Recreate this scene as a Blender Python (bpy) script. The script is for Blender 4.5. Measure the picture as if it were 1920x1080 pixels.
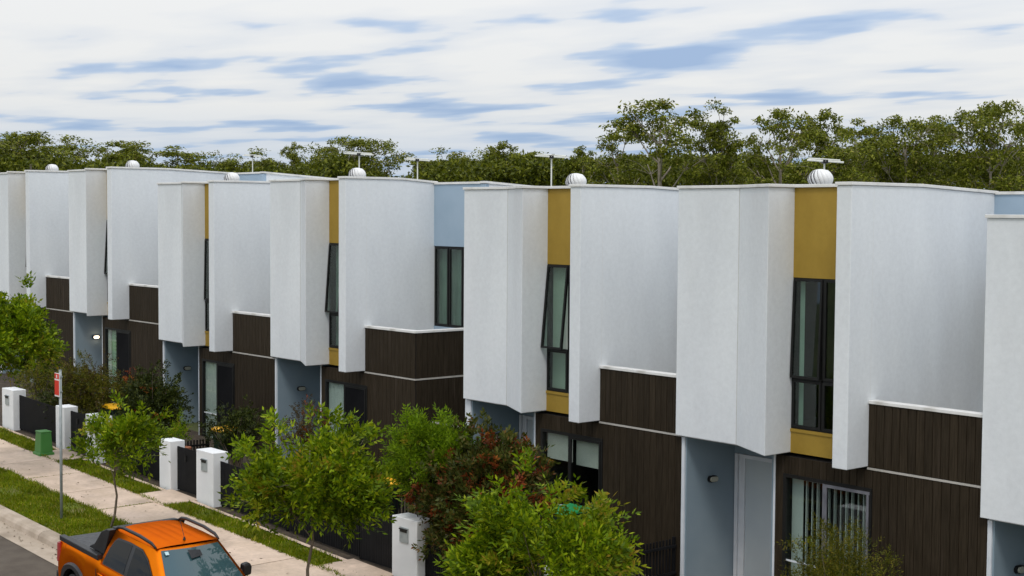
import bpy, math, random
import numpy as np
from mathutils import Vector, Matrix

for o in list(bpy.data.objects):
    bpy.data.objects.remove(o, do_unlink=True)
scene = bpy.context.scene
col = scene.collection
R = math.radians

# ------------------------------------------------------------------ camera
CAM = Vector((13.979, -19.588, 6.991))
YAW, PITCH, ROLL, FPX = 40.452, -2.9434, 0.3825, 2700.6
y_, p_, r_ = R(YAW), R(PITCH), R(ROLL)
FW = Vector((-math.cos(y_)*math.cos(p_), math.sin(y_)*math.cos(p_), math.sin(p_)))
RT = FW.cross(Vector((0, 0, 1))).normalized()
UP = RT.cross(FW)
RT2 = RT*math.cos(r_) + UP*math.sin(r_)
UP2 = UP*math.cos(r_) - RT*math.sin(r_)
cd = bpy.data.cameras.new('camera')
cd.sensor_width = 36.0
cd.lens = FPX*36.0/1920.0
cd.clip_start = 0.1
cd.clip_end = 3000
cam = bpy.data.objects.new('camera', cd)
col.objects.link(cam)
m3 = Matrix((RT2, UP2, -FW)).transposed()
cam.matrix_world = Matrix.Translation(CAM) @ m3.to_4x4()
scene.camera = cam

# ------------------------------------------------------------------ world, sun, exposure
SUN_EL, SUN_AZ = 55.0, 139.0          # azimuth clockwise from +Y
world = bpy.data.worlds.new('World')
scene.world = world
world.use_nodes = True
nt = world.node_tree
nt.nodes.clear()
N = nt.nodes.new
L = nt.links.new
out = N('ShaderNodeOutputWorld')
bg = N('ShaderNodeBackground')
bg.inputs['Strength'].default_value = 0.1
sky = N('ShaderNodeTexSky')
sky.sky_type = 'NISHITA'
sky.sun_disc = False
sky.sun_elevation = R(SUN_EL)
sky.sun_rotation = R(SUN_AZ)
sky.air_density = 1.0
sky.dust_density = 1.5
tc = N('ShaderNodeTexCoord')
sep = N('ShaderNodeSeparateXYZ')
L(tc.outputs['Generated'], sep.inputs[0])
def mth(op, a, b=None, clamp=False):
    n = N('ShaderNodeMath'); n.operation = op; n.use_clamp = clamp
    for i, v in enumerate((a, b)):
        if v is None: continue
        if isinstance(v, (int, float)): n.inputs[i].default_value = v
        else: L(v, n.inputs[i])
    return n.outputs[0]
zc = mth('ADD', mth('MAXIMUM', sep.outputs['Z'], 0.0), 0.045)     # cloud deck seen in perspective
cmb = N('ShaderNodeCombineXYZ')
L(mth('DIVIDE', sep.outputs['X'], zc), cmb.inputs[0])
L(mth('DIVIDE', sep.outputs['Y'], zc), cmb.inputs[1])
def wnoise(scale, detail, off, rough=0.55, dist=0.0):
    mp = N('ShaderNodeMapping'); mp.inputs['Location'].default_value = off
    mp.inputs['Rotation'].default_value = (0, 0, R(YAW-90))
    mp.inputs['Scale'].default_value = (0.72, 1.15, 1)
    L(cmb.outputs[0], mp.inputs[0])
    n = N('ShaderNodeTexNoise'); n.inputs['Scale'].default_value = scale
    n.inputs['Detail'].default_value = detail; n.inputs['Roughness'].default_value = rough
    n.inputs['Distortion'].default_value = dist
    L(mp.outputs[0], n.inputs['Vector'])
    return n.outputs['Fac']
def ramp(fac, stops):
    r = N('ShaderNodeValToRGB')
    el = r.color_ramp.elements
    while len(el) < len(stops): el.new(0.5)
    for e, (p, c) in zip(el, stops):
        e.position = p; e.color = c if len(c) == 4 else (*c, 1)
    L(fac, r.inputs[0])
    return r.outputs[0]
n1 = wnoise(1.35, 3.5, (4.1, 6.3, 0), 0.45)
n2 = wnoise(0.40, 3.0, (1.7, 9.4, 0), 0.5)
n3 = wnoise(3.2, 4.0, (3.3, 0.4, 0), 0.6)
mixn = mth('ADD', mth('ADD', mth('MULTIPLY', n1, 0.72), mth('MULTIPLY', n2, 0.20)), mth('MULTIPLY', n3, 0.08))
# cloud underside: white where thin and lit, blue grey where thick
cloudcol = ramp(mixn, [(0.36, (3.3, 4.5, 6.6)), (0.425, (4.7, 5.7, 7.3)), (0.465, (7.2, 7.4, 7.7)), (0.56, (8.0, 8.0, 7.95))])
# far cloud seen through more air near the horizon: blends towards the clear-air colour
hz = N('ShaderNodeMapRange'); hz.clamp = True
L(sep.outputs['Z'], hz.inputs[0])
hz.inputs[1].default_value = 0.0; hz.inputs[2].default_value = 0.075
hz.inputs[3].default_value = 0.8; hz.inputs[4].default_value = 0.0
mixh = N('ShaderNodeMixRGB'); L(hz.outputs[0], mixh.inputs[0]); L(cloudcol, mixh.inputs[1])
mixh.inputs[2].default_value = (3.6, 5.1, 7.3, 1)
# overcast deck brightens gently towards the zenith
br = mth('ADD', 1.0, mth('MULTIPLY', mth('MAXIMUM', sep.outputs['Z'], 0.0), 1.1))
vm = N('ShaderNodeVectorMath'); vm.operation = 'SCALE'
L(mixh.outputs[0], vm.inputs[0]); L(br, vm.inputs['Scale'])
mixs = N('ShaderNodeMixRGB'); mixs.inputs[0].default_value = 0.9
L(sky.outputs[0], mixs.inputs[1]); L(vm.outputs[0], mixs.inputs[2])
L(mixs.outputs[0], bg.inputs['Color'])
L(bg.outputs[0], out.inputs[0])

sd = bpy.data.lights.new('sun', 'SUN')
sd.energy = 1.2
sd.angle = R(14)
sd.color = (1.0, 0.96, 0.9)
sun = bpy.data.objects.new('sun', sd)
col.objects.link(sun)
az = R(SUN_AZ)
tosun = Vector((math.sin(az)*math.cos(R(SUN_EL)), math.cos(az)*math.cos(R(SUN_EL)), math.sin(R(SUN_EL))))
sun.rotation_euler = tosun.to_track_quat('Z', 'Y').to_euler()
sun.location = (0, -20, 40)

vs = scene.view_settings
vs.view_transform = 'Standard'
vs.look = 'None'
vs.exposure = 0.0
vs.gamma = 1.0
vs.use_curve_mapping = False
scene.render.resolution_x, scene.render.resolution_y = 1024, 576

# ------------------------------------------------------------------ materials
MATS = {}
def newmat(name):
    m = bpy.data.materials.new(name); m.use_nodes = True
    return m, m.node_tree, m.node_tree.nodes['Principled BSDF']
def pmat(name, c1, c2=None, scale=4.0, rough=0.6, bump=0.0, bscale=60.0, spec=0.4, metal=0.0,
         stretch=(1, 1, 1), lo=0.35, hi=0.65, rand=0.0, detail=5.0, coat=0.0, c3=None, s3=0.7, lo3=.5, hi3=.7, bstretch=(1,1,1), world_co=False, speck=0.0):
    m, t, b = newmat(name)
    n = t.nodes.new; l = t.links.new
    tcn = n('ShaderNodeTexCoord'); mp = n('ShaderNodeMapping'); mp.inputs['Scale'].default_value = stretch
    if world_co:
        gg = n('ShaderNodeNewGeometry'); l(gg.outputs['Position'], mp.inputs[0]); src = gg.outputs['Position']
    else:
        l(tcn.outputs['Object'], mp.inputs[0]); src = tcn.outputs['Object']
    oi = n('ShaderNodeObjectInfo')
    if rand:
        cm = n('ShaderNodeCombineXYZ'); mu = n('ShaderNodeMath'); mu.operation = 'MULTIPLY'; mu.inputs[1].default_value = 37.0
        l(oi.outputs['Random'], mu.inputs[0]); l(mu.outputs[0], cm.inputs[0]); l(mu.outputs[0], cm.inputs[1])
        l(cm.outputs[0], mp.inputs['Location'])
    ns = n('ShaderNodeTexNoise'); ns.inputs['Scale'].default_value = scale; ns.inputs['Detail'].default_value = detail
    l(mp.outputs[0], ns.inputs['Vector'])
    cr = n('ShaderNodeValToRGB')
    cr.color_ramp.elements[0].position = lo; cr.color_ramp.elements[1].position = hi
    cr.color_ramp.elements[0].color = (*c1, 1); cr.color_ramp.elements[1].color = (*(c2 or c1), 1)
    l(ns.outputs['Fac'], cr.inputs[0])
    colr = cr.outputs[0]
    if c3:
        n3_ = n('ShaderNodeTexNoise'); n3_.inputs['Scale'].default_value = s3; n3_.inputs['Detail'].default_value = 6
        l(mp.outputs[0], n3_.inputs['Vector'])
        mr = n('ShaderNodeMapRange'); mr.inputs[1].default_value = lo3; mr.inputs[2].default_value = hi3
        l(n3_.outputs['Fac'], mr.inputs[0])
        mx = n('ShaderNodeMixRGB'); l(mr.outputs[0], mx.inputs[0]); l(colr, mx.inputs[1]); mx.inputs[2].default_value = (*c3, 1)
        colr = mx.outputs[0]
    if speck:
        n4 = n('ShaderNodeTexNoise'); n4.inputs['Scale'].default_value = 11; n4.inputs['Detail'].default_value = 7; n4.inputs['Roughness'].default_value = .7
        l(src, n4.inputs['Vector'])
        m4 = n('ShaderNodeMapRange'); m4.inputs[1].default_value = .3; m4.inputs[2].default_value = .7; m4.inputs[3].default_value = 1-speck; m4.inputs[4].default_value = 1+speck
        l(n4.outputs['Fac'], m4.inputs[0]); h4 = n('ShaderNodeHueSaturation'); l(m4.outputs[0], h4.inputs['Value']); l(colr, h4.inputs['Color']); colr = h4.outputs[0]
    if rand:
        hv = n('ShaderNodeHueSaturation')
        mr = n('ShaderNodeMapRange'); mr.inputs[3].default_value = 1-rand; mr.inputs[4].default_value = 1+rand
        l(oi.outputs['Random'], mr.inputs[0]); l(mr.outputs[0], hv.inputs['Value']); l(colr, hv.inputs['Color'])
        colr = hv.outputs[0]
    l(colr, b.inputs['Base Color'])
    b.inputs['Roughness'].default_value = rough
    b.inputs['Specular IOR Level'].default_value = spec
    b.inputs['Metallic'].default_value = metal
    b.inputs['Coat Weight'].default_value = coat
    if coat: b.inputs['Coat Roughness'].default_value = 0.04
    if bump:
        nb = n('ShaderNodeTexNoise'); nb.inputs['Scale'].default_value = bscale; nb.inputs['Detail'].default_value = 4
        mb_ = n('ShaderNodeMapping'); mb_.inputs['Scale'].default_value = bstretch
        l(src, mb_.inputs[0]); l(mb_.outputs[0], nb.inputs['Vector'])
        bp = n('ShaderNodeBump'); bp.inputs['Strength'].default_value = bump; bp.inputs['Distance'].default_value = 0.02
        l(nb.outputs['Fac'], bp.inputs['Height']); l(bp.outputs[0], b.inputs['Normal'])
    MATS[name] = m
    return m
def leafmat(name, stops, trans=0.35, rough=0.5):
    m = bpy.data.materials.new(name); m.use_nodes = True
    t = m.node_tree; t.nodes.clear(); n = t.nodes.new; l = t.links.new
    o = n('ShaderNodeOutputMaterial'); g = n('ShaderNodeNewGeometry'); oi = n('ShaderNodeObjectInfo')
    cr = n('ShaderNodeValToRGB'); el = cr.color_ramp.elements
    while len(el) < len(stops): el.new(.5)
    for e, (p, c) in zip(el, stops): e.position = p; e.color = (*c, 1)
    l(g.outputs['Random Per Island'], cr.inputs[0])
    # patches of younger and older growth
    ns = n('ShaderNodeTexNoise'); ns.inputs['Scale'].default_value = 1.3
    l(g.outputs['Position'], ns.inputs['Vector'])
    mr = n('ShaderNodeMapRange'); mr.inputs[1].default_value = .3; mr.inputs[2].default_value = .7; mr.inputs[3].default_value = .72; mr.inputs[4].default_value = 1.28
    l(ns.outputs['Fac'], mr.inputs[0])
    hv = n('ShaderNodeHueSaturation'); l(cr.outputs[0], hv.inputs['Color']); l(mr.outputs[0], hv.inputs['Value'])
    d = n('ShaderNodeBsdfPrincipled'); l(hv.outputs[0], d.inputs['Base Color']); d.inputs['Roughness'].default_value = rough
    d.inputs['Specular IOR Level'].default_value = .15
    tr = n('ShaderNodeBsdfTranslucent'); l(hv.outputs[0], tr.inputs[0])
    mx = n('ShaderNodeMixShader'); mx.inputs[0].default_value = trans
    l(d.outputs[0], mx.inputs[1]); l(tr.outputs[0], mx.inputs[2]); l(mx.outputs[0], o.inputs[0])
    MATS[name] = m
    return m
def glassmat(name, tint=(.72, .8, .76), refl=0.12):
    m = bpy.data.materials.new(name); m.use_nodes = True
    t = m.node_tree; t.nodes.clear(); n = t.nodes.new; l = t.links.new
    o = n('ShaderNodeOutputMaterial'); tr = n('ShaderNodeBsdfTransparent'); tr.inputs[0].default_value = (*tint, 1)
    gl = n('ShaderNodeBsdfGlossy'); gl.inputs['Roughness'].default_value = .02
    lw = n('ShaderNodeLayerWeight'); pw = n('ShaderNodeMath'); pw.operation = 'POWER'; pw.inputs[1].default_value = 4.0; l(lw.outputs['Facing'], pw.inputs[0]); fr = pw
    ad = n('ShaderNodeMath'); ad.operation = 'ADD'; ad.use_clamp = True; ad.inputs[1].default_value = refl*.5
    l(fr.outputs[0], ad.inputs[0])
    mx = n('ShaderNodeMixShader'); l(ad.outputs[0], mx.inputs[0]); l(tr.outputs[0], mx.inputs[1]); l(gl.outputs[0], mx.inputs[2])
    l(mx.outputs[0], o.inputs[0])
    MATS[name] = m
    return m

pmat('white_render', (.70, .725, .745), (.75, .775, .79), scale=1.3, rough=.85, bump=.18, bscale=170, spec=.2, c3=(.62, .63, .64), s3=.5, lo3=.52, hi3=.8, stretch=(1, 1, .35), speck=.05)
pmat('coping', (.70, .69, .66), (.78, .77, .75), scale=3, rough=.45, c3=(.5, .48, .44), s3=2.2, lo3=.56, hi3=.8)
pmat('mustard', (.325, .205, .026), (.365, .235, .033), scale=2.5, speck=.05, rough=.7, bump=.12, bscale=150, stretch=(1, 1, .5))
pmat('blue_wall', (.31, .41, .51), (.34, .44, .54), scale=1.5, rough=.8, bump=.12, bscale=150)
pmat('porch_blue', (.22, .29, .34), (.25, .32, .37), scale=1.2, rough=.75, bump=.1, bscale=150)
pmat('door_blue', (.46, .52, .55), (.50, .56, .58), scale=1.2, rough=.5)
pmat('board', (.023, .0165, .0095), (.038, .028, .0175), scale=7, rough=.62, bump=.35, bscale=14, stretch=(6, 6, .35), bstretch=(8, 8, .35), rand=.13, spec=.12, c3=(.06, .045, .033), s3=1.6, lo3=.58, hi3=.85)
pmat('board_backing', (.012, .009, .007), rough=.9)
pmat('trim_pale', (.42, .40, .36), (.5, .47, .43), rough=.55)
pmat('trim_white', (.62, .66, .7), (.7, .73, .76), rough=.5)
pmat('black_frame', (.010, .010, .010), (.014, .014, .013), rough=.45, spec=.25)
pmat('black_fence', (.006, .006, .007), (.009, .009, .010), rough=.6, scale=3, spec=.15)
pmat('screen_mesh', (.005, .005, .006), (.009, .009, .010), rough=.8, scale=40, spec=.1)
pmat('curtain', (.55, .60, .58), (.66, .70, .68), rough=.9, scale=1.5)
pmat('curtain_grey', (.26, .31, .29), (.34, .39, .36), rough=.9, scale=1.5)
pmat('roller_blind', (.60, .60, .56), (.66, .66, .62), rough=.9)
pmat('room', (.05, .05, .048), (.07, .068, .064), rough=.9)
pmat('floor_tile', (.38, .34, .28), (.44, .40, .33), rough=.7)
pmat('roof_metal', (.35, .37, .38), (.42, .44, .45), rough=.5)
pmat('vent_white', (.74, .74, .74), (.80, .80, .79), rough=.4)
pmat('vent_dark', (.08, .08, .11), rough=.6)
pmat('antenna', (.60, .61, .56), (.70, .70, .65), rough=.4)
pmat('lens', (.42, .42, .34), (.48, .47, .38), rough=.35)
pmat('asphalt', (.075, .058, .043), (.10, .08, .06), scale=3, rough=.9, bump=.35, bscale=120, c3=(.12, .10, .08), s3=.6, lo3=.5, hi3=.85, world_co=True)
pmat('concrete', (.52, .40, .30), (.62, .48, .375), scale=1.6, rough=.85, bump=.2, bscale=90, rand=.07, c3=(.30, .235, .18), s3=1.1, lo3=.5, hi3=.82, world_co=True, speck=.12)
pmat('kerb_concrete', (.36, .29, .22), (.46, .38, .30), scale=2.5, rough=.85, bump=.2, bscale=80, rand=.06, c3=(.24, .19, .14), s3=1.3, lo3=.5, hi3=.8, world_co=True)
pmat('soil', (.035, .025, .017), (.075, .055, .036), scale=6, rough=.95, bump=.6, bscale=40, world_co=True)
pmat('turf', (.08, .11, .004), (.12, .15, .006), scale=5, rough=.9, bump=.6, bscale=60, c3=(.19, .15, .06), s3=.9, lo3=.55, hi3=.75, world_co=True)
pmat('field', (.05, .075, .02), (.10, .11, .04), scale=.05, rough=.95, world_co=True)
pmat('pillar_white', (.70, .71, .72), (.77, .78, .78), scale=2, rough=.8, bump=.15, bscale=150, c3=(.55, .55, .53), s3=1.2, lo3=.55, hi3=.85)
pmat('galv', (.27, .30, .30), (.35, .38, .38), rough=.5, metal=.1, scale=8)
pmat('alu_grey', (.13, .13, .15), (.19, .19, .21), rough=.5)
pmat('sign_red', (.62, .03, .012), (.66, .035, .015), rough=.45)
pmat('sign_white', (.78, .72, .70), rough=.45)
pmat('util_green', (.05, .20, .035), (.06, .23, .045), rough=.45, scale=2)
pmat('bin_body', (.012, .03, .018), (.016, .038, .022), rough=.5)
pmat('bin_lid', (.75, .38, .01), (.80, .43, .015), rough=.4)
pmat('bin_lid_green', (.02, .26, .08), (.025, .30, .10), rough=.4)
pmat('terracotta', (.35, .12, .06), (.42, .16, .08), rough=.8)
pmat('car_orange', (.70, .165, .006), (.74, .18, .007), rough=.34, metal=.92, spec=.3)
MATS['car_orange'].node_tree.nodes['Principled BSDF'].inputs['Specular Tint'].default_value = (1.0, .42, .08, 1)
pmat('car_black', (.012, .012, .014), (.018, .018, .02), rough=.38)
pmat('car_rubber', (.014, .014, .014), (.02, .02, .02), rough=.8)
pmat('car_cover', (.05, .052, .056), (.07, .072, .076), rough=.6, scale=10)
pmat('car_glass', (.006, .007, .007), rough=.05, spec=.16)
pmat('windscreen', (.035, .075, .085), rough=.04, spec=.75)
pmat('car_red', (.35, .012, .012), rough=.15, coat=1)
pmat('car_silver', (.5, .5, .52), (.6, .6, .6), rough=.25, metal=.9)
pmat('sticker', (.45, .62, .66), rough=.4)
pmat('bark', (.10, .075, .05), (.19, .15, .11), scale=10, rough=.9, bump=.5, bscale=30, bstretch=(1, 1, .25))
pmat('gum_bark', (.24, .20, .155), (.40, .35, .29), scale=1.2, rough=.85, c3=(.13, .10, .08), s3=.8, lo3=.5, hi3=.7, stretch=(1, 1, .3))
glassmat('glass', (.88, .92, .90))
glassmat('glass_green', (.74, .83, .78), .12)
leafmat('leaf_street', [(0, (.05, .092, .002)), (.5, (.118, .19, .003)), (.85, (.22, .29, .005)), (1, (.30, .34, .01))], .32)
leafmat('leaf_tip', [(0, (.19, .26, .008)), (.6, (.27, .30, .012)), (1, (.38, .25, .03))], .4)
leafmat('leaf_feather', [(0, (.06, .12, .003)), (.5, (.13, .22, .005)), (1, (.22, .31, .01))], .4)
leafmat('leaf_photinia', [(0, (.026, .036, .005)), (.5, (.052, .066, .009)), (.85, (.09, .085, .014)), (1, (.15, .06, .02))], .2, .5)
leafmat('leaf_red', [(0, (.11, .022, .008)), (.6, (.23, .05, .013)), (1, (.32, .12, .022))], .3, .5)
leafmat('leaf_dark', [(0, (.014, .022, .004)), (.6, (.032, .046, .007)), (1, (.075, .085, .014))], .2, .45)
leafmat('leaf_olive', [(0, (.04, .048, .005)), (.6, (.10, .11, .009)), (1, (.21, .17, .02))], .3)
leafmat('leaf_brown', [(0, (.05, .03, .012)), (.6, (.09, .06, .02)), (1, (.10, .09, .02))], .3)
leafmat('leaf_gum', [(0, (.058, .075, .006)), (.5, (.135, .16, .011)), (.9, (.23, .245, .025)), (1, (.28, .24, .06))], .25)
leafmat('leaf_wood', [(0, (.034, .046, .004)), (.5, (.088, .108, .007)), (1, (.18, .19, .014))], .25)
leafmat('blade', [(0, (.09, .14, .002)), (.5, (.15, .20, .003)), (.85, (.23, .25, .006)), (1, (.36, .28, .06))], .35)

# lit lamp
m = bpy.data.materials.new('lamp_lit'); m.use_nodes = True
b = m.node_tree.nodes['Principled BSDF']; b.inputs['Base Color'].default_value = (.9, .85, .75, 1)
b.inputs['Emission Color'].default_value = (1, .86, .68, 1); b.inputs['Emission Strength'].default_value = 1.7
MATS['lamp_lit'] = m
# green patterned curtain: woven checks
m, t, b = newmat('curtain_green')
tcn = t.nodes.new('ShaderNodeTexCoord'); wv = t.nodes.new('ShaderNodeTexWave'); wv.bands_direction = 'Z'; wv.inputs['Scale'].default_value = 2.6; wv.inputs['Distortion'].default_value = 1.2
wx = t.nodes.new('ShaderNodeTexWave'); wx.bands_direction = 'X'; wx.inputs['Scale'].default_value = 3.0
t.links.new(tcn.outputs['Object'], wv.inputs['Vector']); t.links.new(tcn.outputs['Object'], wx.inputs['Vector'])
mu = t.nodes.new('ShaderNodeMath'); mu.operation = 'MULTIPLY'; t.links.new(wv.outputs['Fac'], mu.inputs[0]); t.links.new(wx.outputs['Fac'], mu.inputs[1])
cr = t.nodes.new('ShaderNodeValToRGB'); cr.color_ramp.elements[0].position = .25; cr.color_ramp.elements[1].position = .55
cr.color_ramp.elements[0].color = (.38, .55, .42, 1); cr.color_ramp.elements[1].color = (.06, .26, .12, 1)
t.links.new(mu.outputs[0], cr.inputs[0]); t.links.new(cr.outputs[0], b.inputs['Base Color']); b.inputs['Roughness'].default_value = .9
MATS['curtain_green'] = m

# ------------------------------------------------------------------ builders
def tag(o, label=None, cat=None, group=None, kind=None):
    if label: o['label'] = label
    if cat: o['category'] = cat
    if group: o['group'] = group
    if kind: o['kind'] = kind
    return o
def empty(name, loc, rz=0.0):
    o = bpy.data.objects.new(name, None); col.objects.link(o)
    o.location = loc; o.rotation_euler = (0, 0, rz); o.empty_display_size = .2
    return o
def link(name, me, parent=None, loc=None, rot=None):
    o = bpy.data.objects.new(name, me); col.objects.link(o)
    if parent: o.parent = parent
    if loc is not None: o.location = loc
    if rot is not None: o.rotation_euler = rot
    return o
class MB:
    def __init__(s): s.v = []; s.f = []; s.mi = []; s.cm = 0
    def add(s, v, f):
        k = len(s.v); s.v += [tuple(map(float, p)) for p in v]; s.f += [tuple(i+k for i in q) for q in f]; s.mi += [s.cm]*len(f)
        return s
    def box(s, x0, x1, y0, y1, z0, z1):
        return s.add([(x0, y0, z0), (x1, y0, z0), (x1, y1, z0), (x0, y1, z0), (x0, y0, z1), (x1, y0, z1), (x1, y1, z1), (x0, y1, z1)],
                     [(0, 3, 2, 1), (4, 5, 6, 7), (0, 1, 5, 4), (1, 2, 6, 5), (2, 3, 7, 6), (3, 0, 4, 7)])
    def prism(s, poly, a, b_, axis='z'):
        n = len(poly)
        def P(u, w, h): return {'z': (u, w, h), 'x': (h, u, w), 'y': (u, h, w)}[axis]
        v = [P(u, w, a) for u, w in poly] + [P(u, w, b_) for u, w in poly]
        f = [tuple(range(n))[::-1], tuple(range(n, 2*n))] + [(i, (i+1) % n, n+(i+1) % n, n+i) for i in range(n)]
        return s.add(v, f)
    def tube(s, pts, rad, n=8, cap=True):
        pts = [Vector(p) for p in pts]
        if isinstance(rad, (int, float)): rad = [rad]*len(pts)
        v = []; f = []
        for i, p in enumerate(pts):
            d = (pts[min(i+1, len(pts)-1)] - pts[max(i-1, 0)]).normalized()
            a = d.orthogonal().normalized() if i == 0 else (pa - d*pa.dot(d)).normalized()
            pa = a; c = d.cross(a)
            for k in range(n):
                t_ = 2*math.pi*k/n
                v.append(p + (a*math.cos(t_) + c*math.sin(t_))*rad[i])
        for i in range(len(pts)-1):
            for k in range(n):
                f.append((i*n+k, i*n+(k+1) % n, (i+1)*n+(k+1) % n, (i+1)*n+k))
        if cap:
            f.append(tuple(range(n))[::-1]); f.append(tuple(range((len(pts)-1)*n, len(pts)*n)))
        return s.add(v, f)
    def mesh(s, name, mats, smooth=False):
        me = bpy.data.meshes.new(name); me.from_pydata(s.v, [], s.f)
        for m_ in (mats if isinstance(mats, (list, tuple)) else [mats]): me.materials.append(MATS[m_])
        me.polygons.foreach_set('material_index', s.mi)
        if smooth: me.polygons.foreach_set('use_smooth', [True]*len(s.f))
        me.update()
        return me
    def build(s, name, mats, parent=None, smooth=False, bevel=0.0, loc=None, rot=None):
        o = link(name, s.mesh(name, mats, smooth), parent, loc, rot)
        if bevel:
            b_ = o.modifiers.new('bevel', 'BEVEL'); b_.width = bevel; b_.segments = 2; b_.limit_method = 'ANGLE'; b_.angle_limit = R(40)
        return o
def fastmesh(name, V, F, mats, mi=None):
    """quads from numpy arrays"""
    me = bpy.data.meshes.new(name)
    nf, k = F.shape
    me.vertices.add(len(V)); me.vertices.foreach_set('co', np.ascontiguousarray(V, dtype=np.float32).ravel())
    me.loops.add(nf*k); me.loops.foreach_set('vertex_index', F.astype(np.int32).ravel())
    me.polygons.add(nf); me.polygons.foreach_set('loop_start', np.arange(0, nf*k, k, dtype=np.int32))
    try: me.polygons.foreach_set('loop_total', np.full(nf, k, dtype=np.int32))
    except Exception: pass
    for m_ in (mats if isinstance(mats, (list, tuple)) else [mats]): me.materials.append(MATS[m_])
    if mi is not None: me.polygons.foreach_set('material_index', mi.astype(np.int32))
    me.update(calc_edges=True); me.validate()
    return me
def box(name, mat, parent, x0, x1, y0, y1, z0, z1, bevel=0.0):
    return MB().box(x0, x1, y0, y1, z0, z1).build(name, mat, parent, bevel=bevel)

SL = 0.03                                   # the street climbs away from the camera
def gz(x): return -SL*x

# ------------------------------------------------------------------ ground, road, kerb, footpath
v = []; f = []
xs = [-900, -75, -40, 0, 25, 45, 900]; ysv = [(-700, 0), (-15.9, 0), (-15.88, -.42), (-7.9, -.42), (-7.88, -.035), (0, -.035), (14, -.035), (900, -.035)]
for x in xs:
    for (yy, dz) in ysv: v.append((x, yy, gz(max(-75, min(45, x))) + dz))
n_ = len(ysv)
for i in range(len(xs)-1):
    for j in range(n_-1): f.append((i*n_+j, (i+1)*n_+j, (i+1)*n_+j+1, i*n_+j+1))
tag(MB().add(v, f).build('ground', 'field'), kind='structure')
def strip(name, mat, x0, x1, y0, y1, d0, d1=None, parent=None, step=None):
    d1 = d0 if d1 is None else d1
    vv = []; ff = []
    k = max(1, int((x1-x0)/(step or 5)))
    for i in range(k+1):
        x = x0 + (x1-x0)*i/k
        vv += [(x, y0, gz(x)+d0), (x, y1, gz(x)+d1)]
    for i in range(k): ff.append((2*i, 2*i+2, 2*i+3, 2*i+1))
    return MB().add(vv, ff).build(name, mat, parent)
tag(strip('road', 'asphalt', -75, 45, -15.6, -8.48, -.14, -.165), kind='structure')
tag(strip('gutter', 'kerb_concrete', -75, 45, -8.52, -8.02, -.155, -.15), kind='structure')
tag(strip('verge', 'turf', -75, 45, -7.76, -6.28, .0), kind='structure')
tag(strip('path_edge_lawn', 'turf', -75, 45, -4.86, -4.1, .004), kind='structure')
tag(strip('garden_bed', 'soil', -75, 45, -4.1, .2, .0), kind='structure')
kerb = tag(empty('kerb', (0, -7.9, 0)), kind='structure')
def sheared(poly, lx):                       # cross-section (y,z) run along the sloping street
    mb = MB(); n2_ = len(poly)
    vv = [(0, y, z) for y, z in poly] + [(lx, y, z-SL*lx) for y, z in poly]
    ff = [tuple(range(n2_)), tuple(range(n2_, 2*n2_))[::-1]] + [(i, n2_+i, n2_+(i+1) % n2_, (i+1) % n2_) for i in range(n2_)]
    return mb.add(vv, ff)
kp = [(-8.06, -.3), (-8.06, -.148), (-8.035, -.06), (-7.99, -.01), (-7.93, .012), (-7.76, .014), (-7.76, -.3)]
kerb.location = (0, 0, 0)
km = sheared(kp, 2.385).mesh('kerb_segment', 'kerb_concrete')
for i in range(-16, 8): link('kerb_segment', km, kerb, (i*2.4, 0, gz(i*2.4)))
fp = tag(empty('footpath', (0, 0, 0)), kind='structure')
sm = sheared([(-6.3, -.1), (-6.3, .016), (-4.84, .022), (-4.84, -.1)], 1.925).mesh('path_slab', 'concrete')
for i in range(-17, 8):
    x = -21.4 + (i+11)*1.952
    s_ = link('path_slab', sm, fp, (x, 0, gz(x) + random.Random(i).uniform(-.006, .006)))
strip('joint_bed', 'soil', -60, 16, -6.29, -4.85, -.012, parent=fp)
tag(strip('garden_edging', 'concrete', -60, 30, -4.24, -4.13, .035), kind='structure')

# grass blades on the verge and along the fence: nobody could count it
rng = np.random.default_rng(5)
def blades(n, x0, x1, y0, y1, h0, h1, mask=None):
    x = rng.uniform(x0, x1, n); y = rng.uniform(y0, y1, n)
    if mask is not None:
        k = mask(x, y); x = x[k]; y = y[k]; n = len(x)
    h = rng.uniform(h0, h1, n)*(0.65 + .5*np.sin(x*2.1 + np.sin(y*5))**2); a = rng.uniform(0, 6.28, n); w = rng.uniform(.006, .013, n)
    lx = rng.normal(0, .45, n)*h; ly = rng.normal(0, .45, n)*h; z = -SL*x
    V = np.stack([np.stack([x-np.cos(a)*w, y-np.sin(a)*w, z], 1), np.stack([x+np.cos(a)*w, y+np.sin(a)*w, z], 1),
                  np.stack([x+lx+np.cos(a)*w*.4, y+ly+np.sin(a)*w*.4, z+h], 1), np.stack([x+lx-np.cos(a)*w*.4, y+ly-np.sin(a)*w*.4, z+h], 1)], 1)
    return V.reshape(-1, 3)
gates_x = [(-16.45, -15.2), (-22.4, -21.1), (-8.9, -7.66), (-28.1, -26.9)]
def nogate(x, y):
    k = np.ones(len(x), bool)
    for a, b_ in gates_x: k &= ~((x > a-.02) & (x < b_+.05))
    dry = np.sin(x*1.7+1) + np.sin(x*3.1+y*4) > 1.25
    return k & ~(dry & (rng.uniform(0, 1, len(x)) < .6))
def patchy(x, y):
    bald = (np.sin(x*1.3+.4)*np.sin(y*3.3+x*.7) > .72)
    return ~(bald & (rng.uniform(0, 1, len(x)) < .75))
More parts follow.
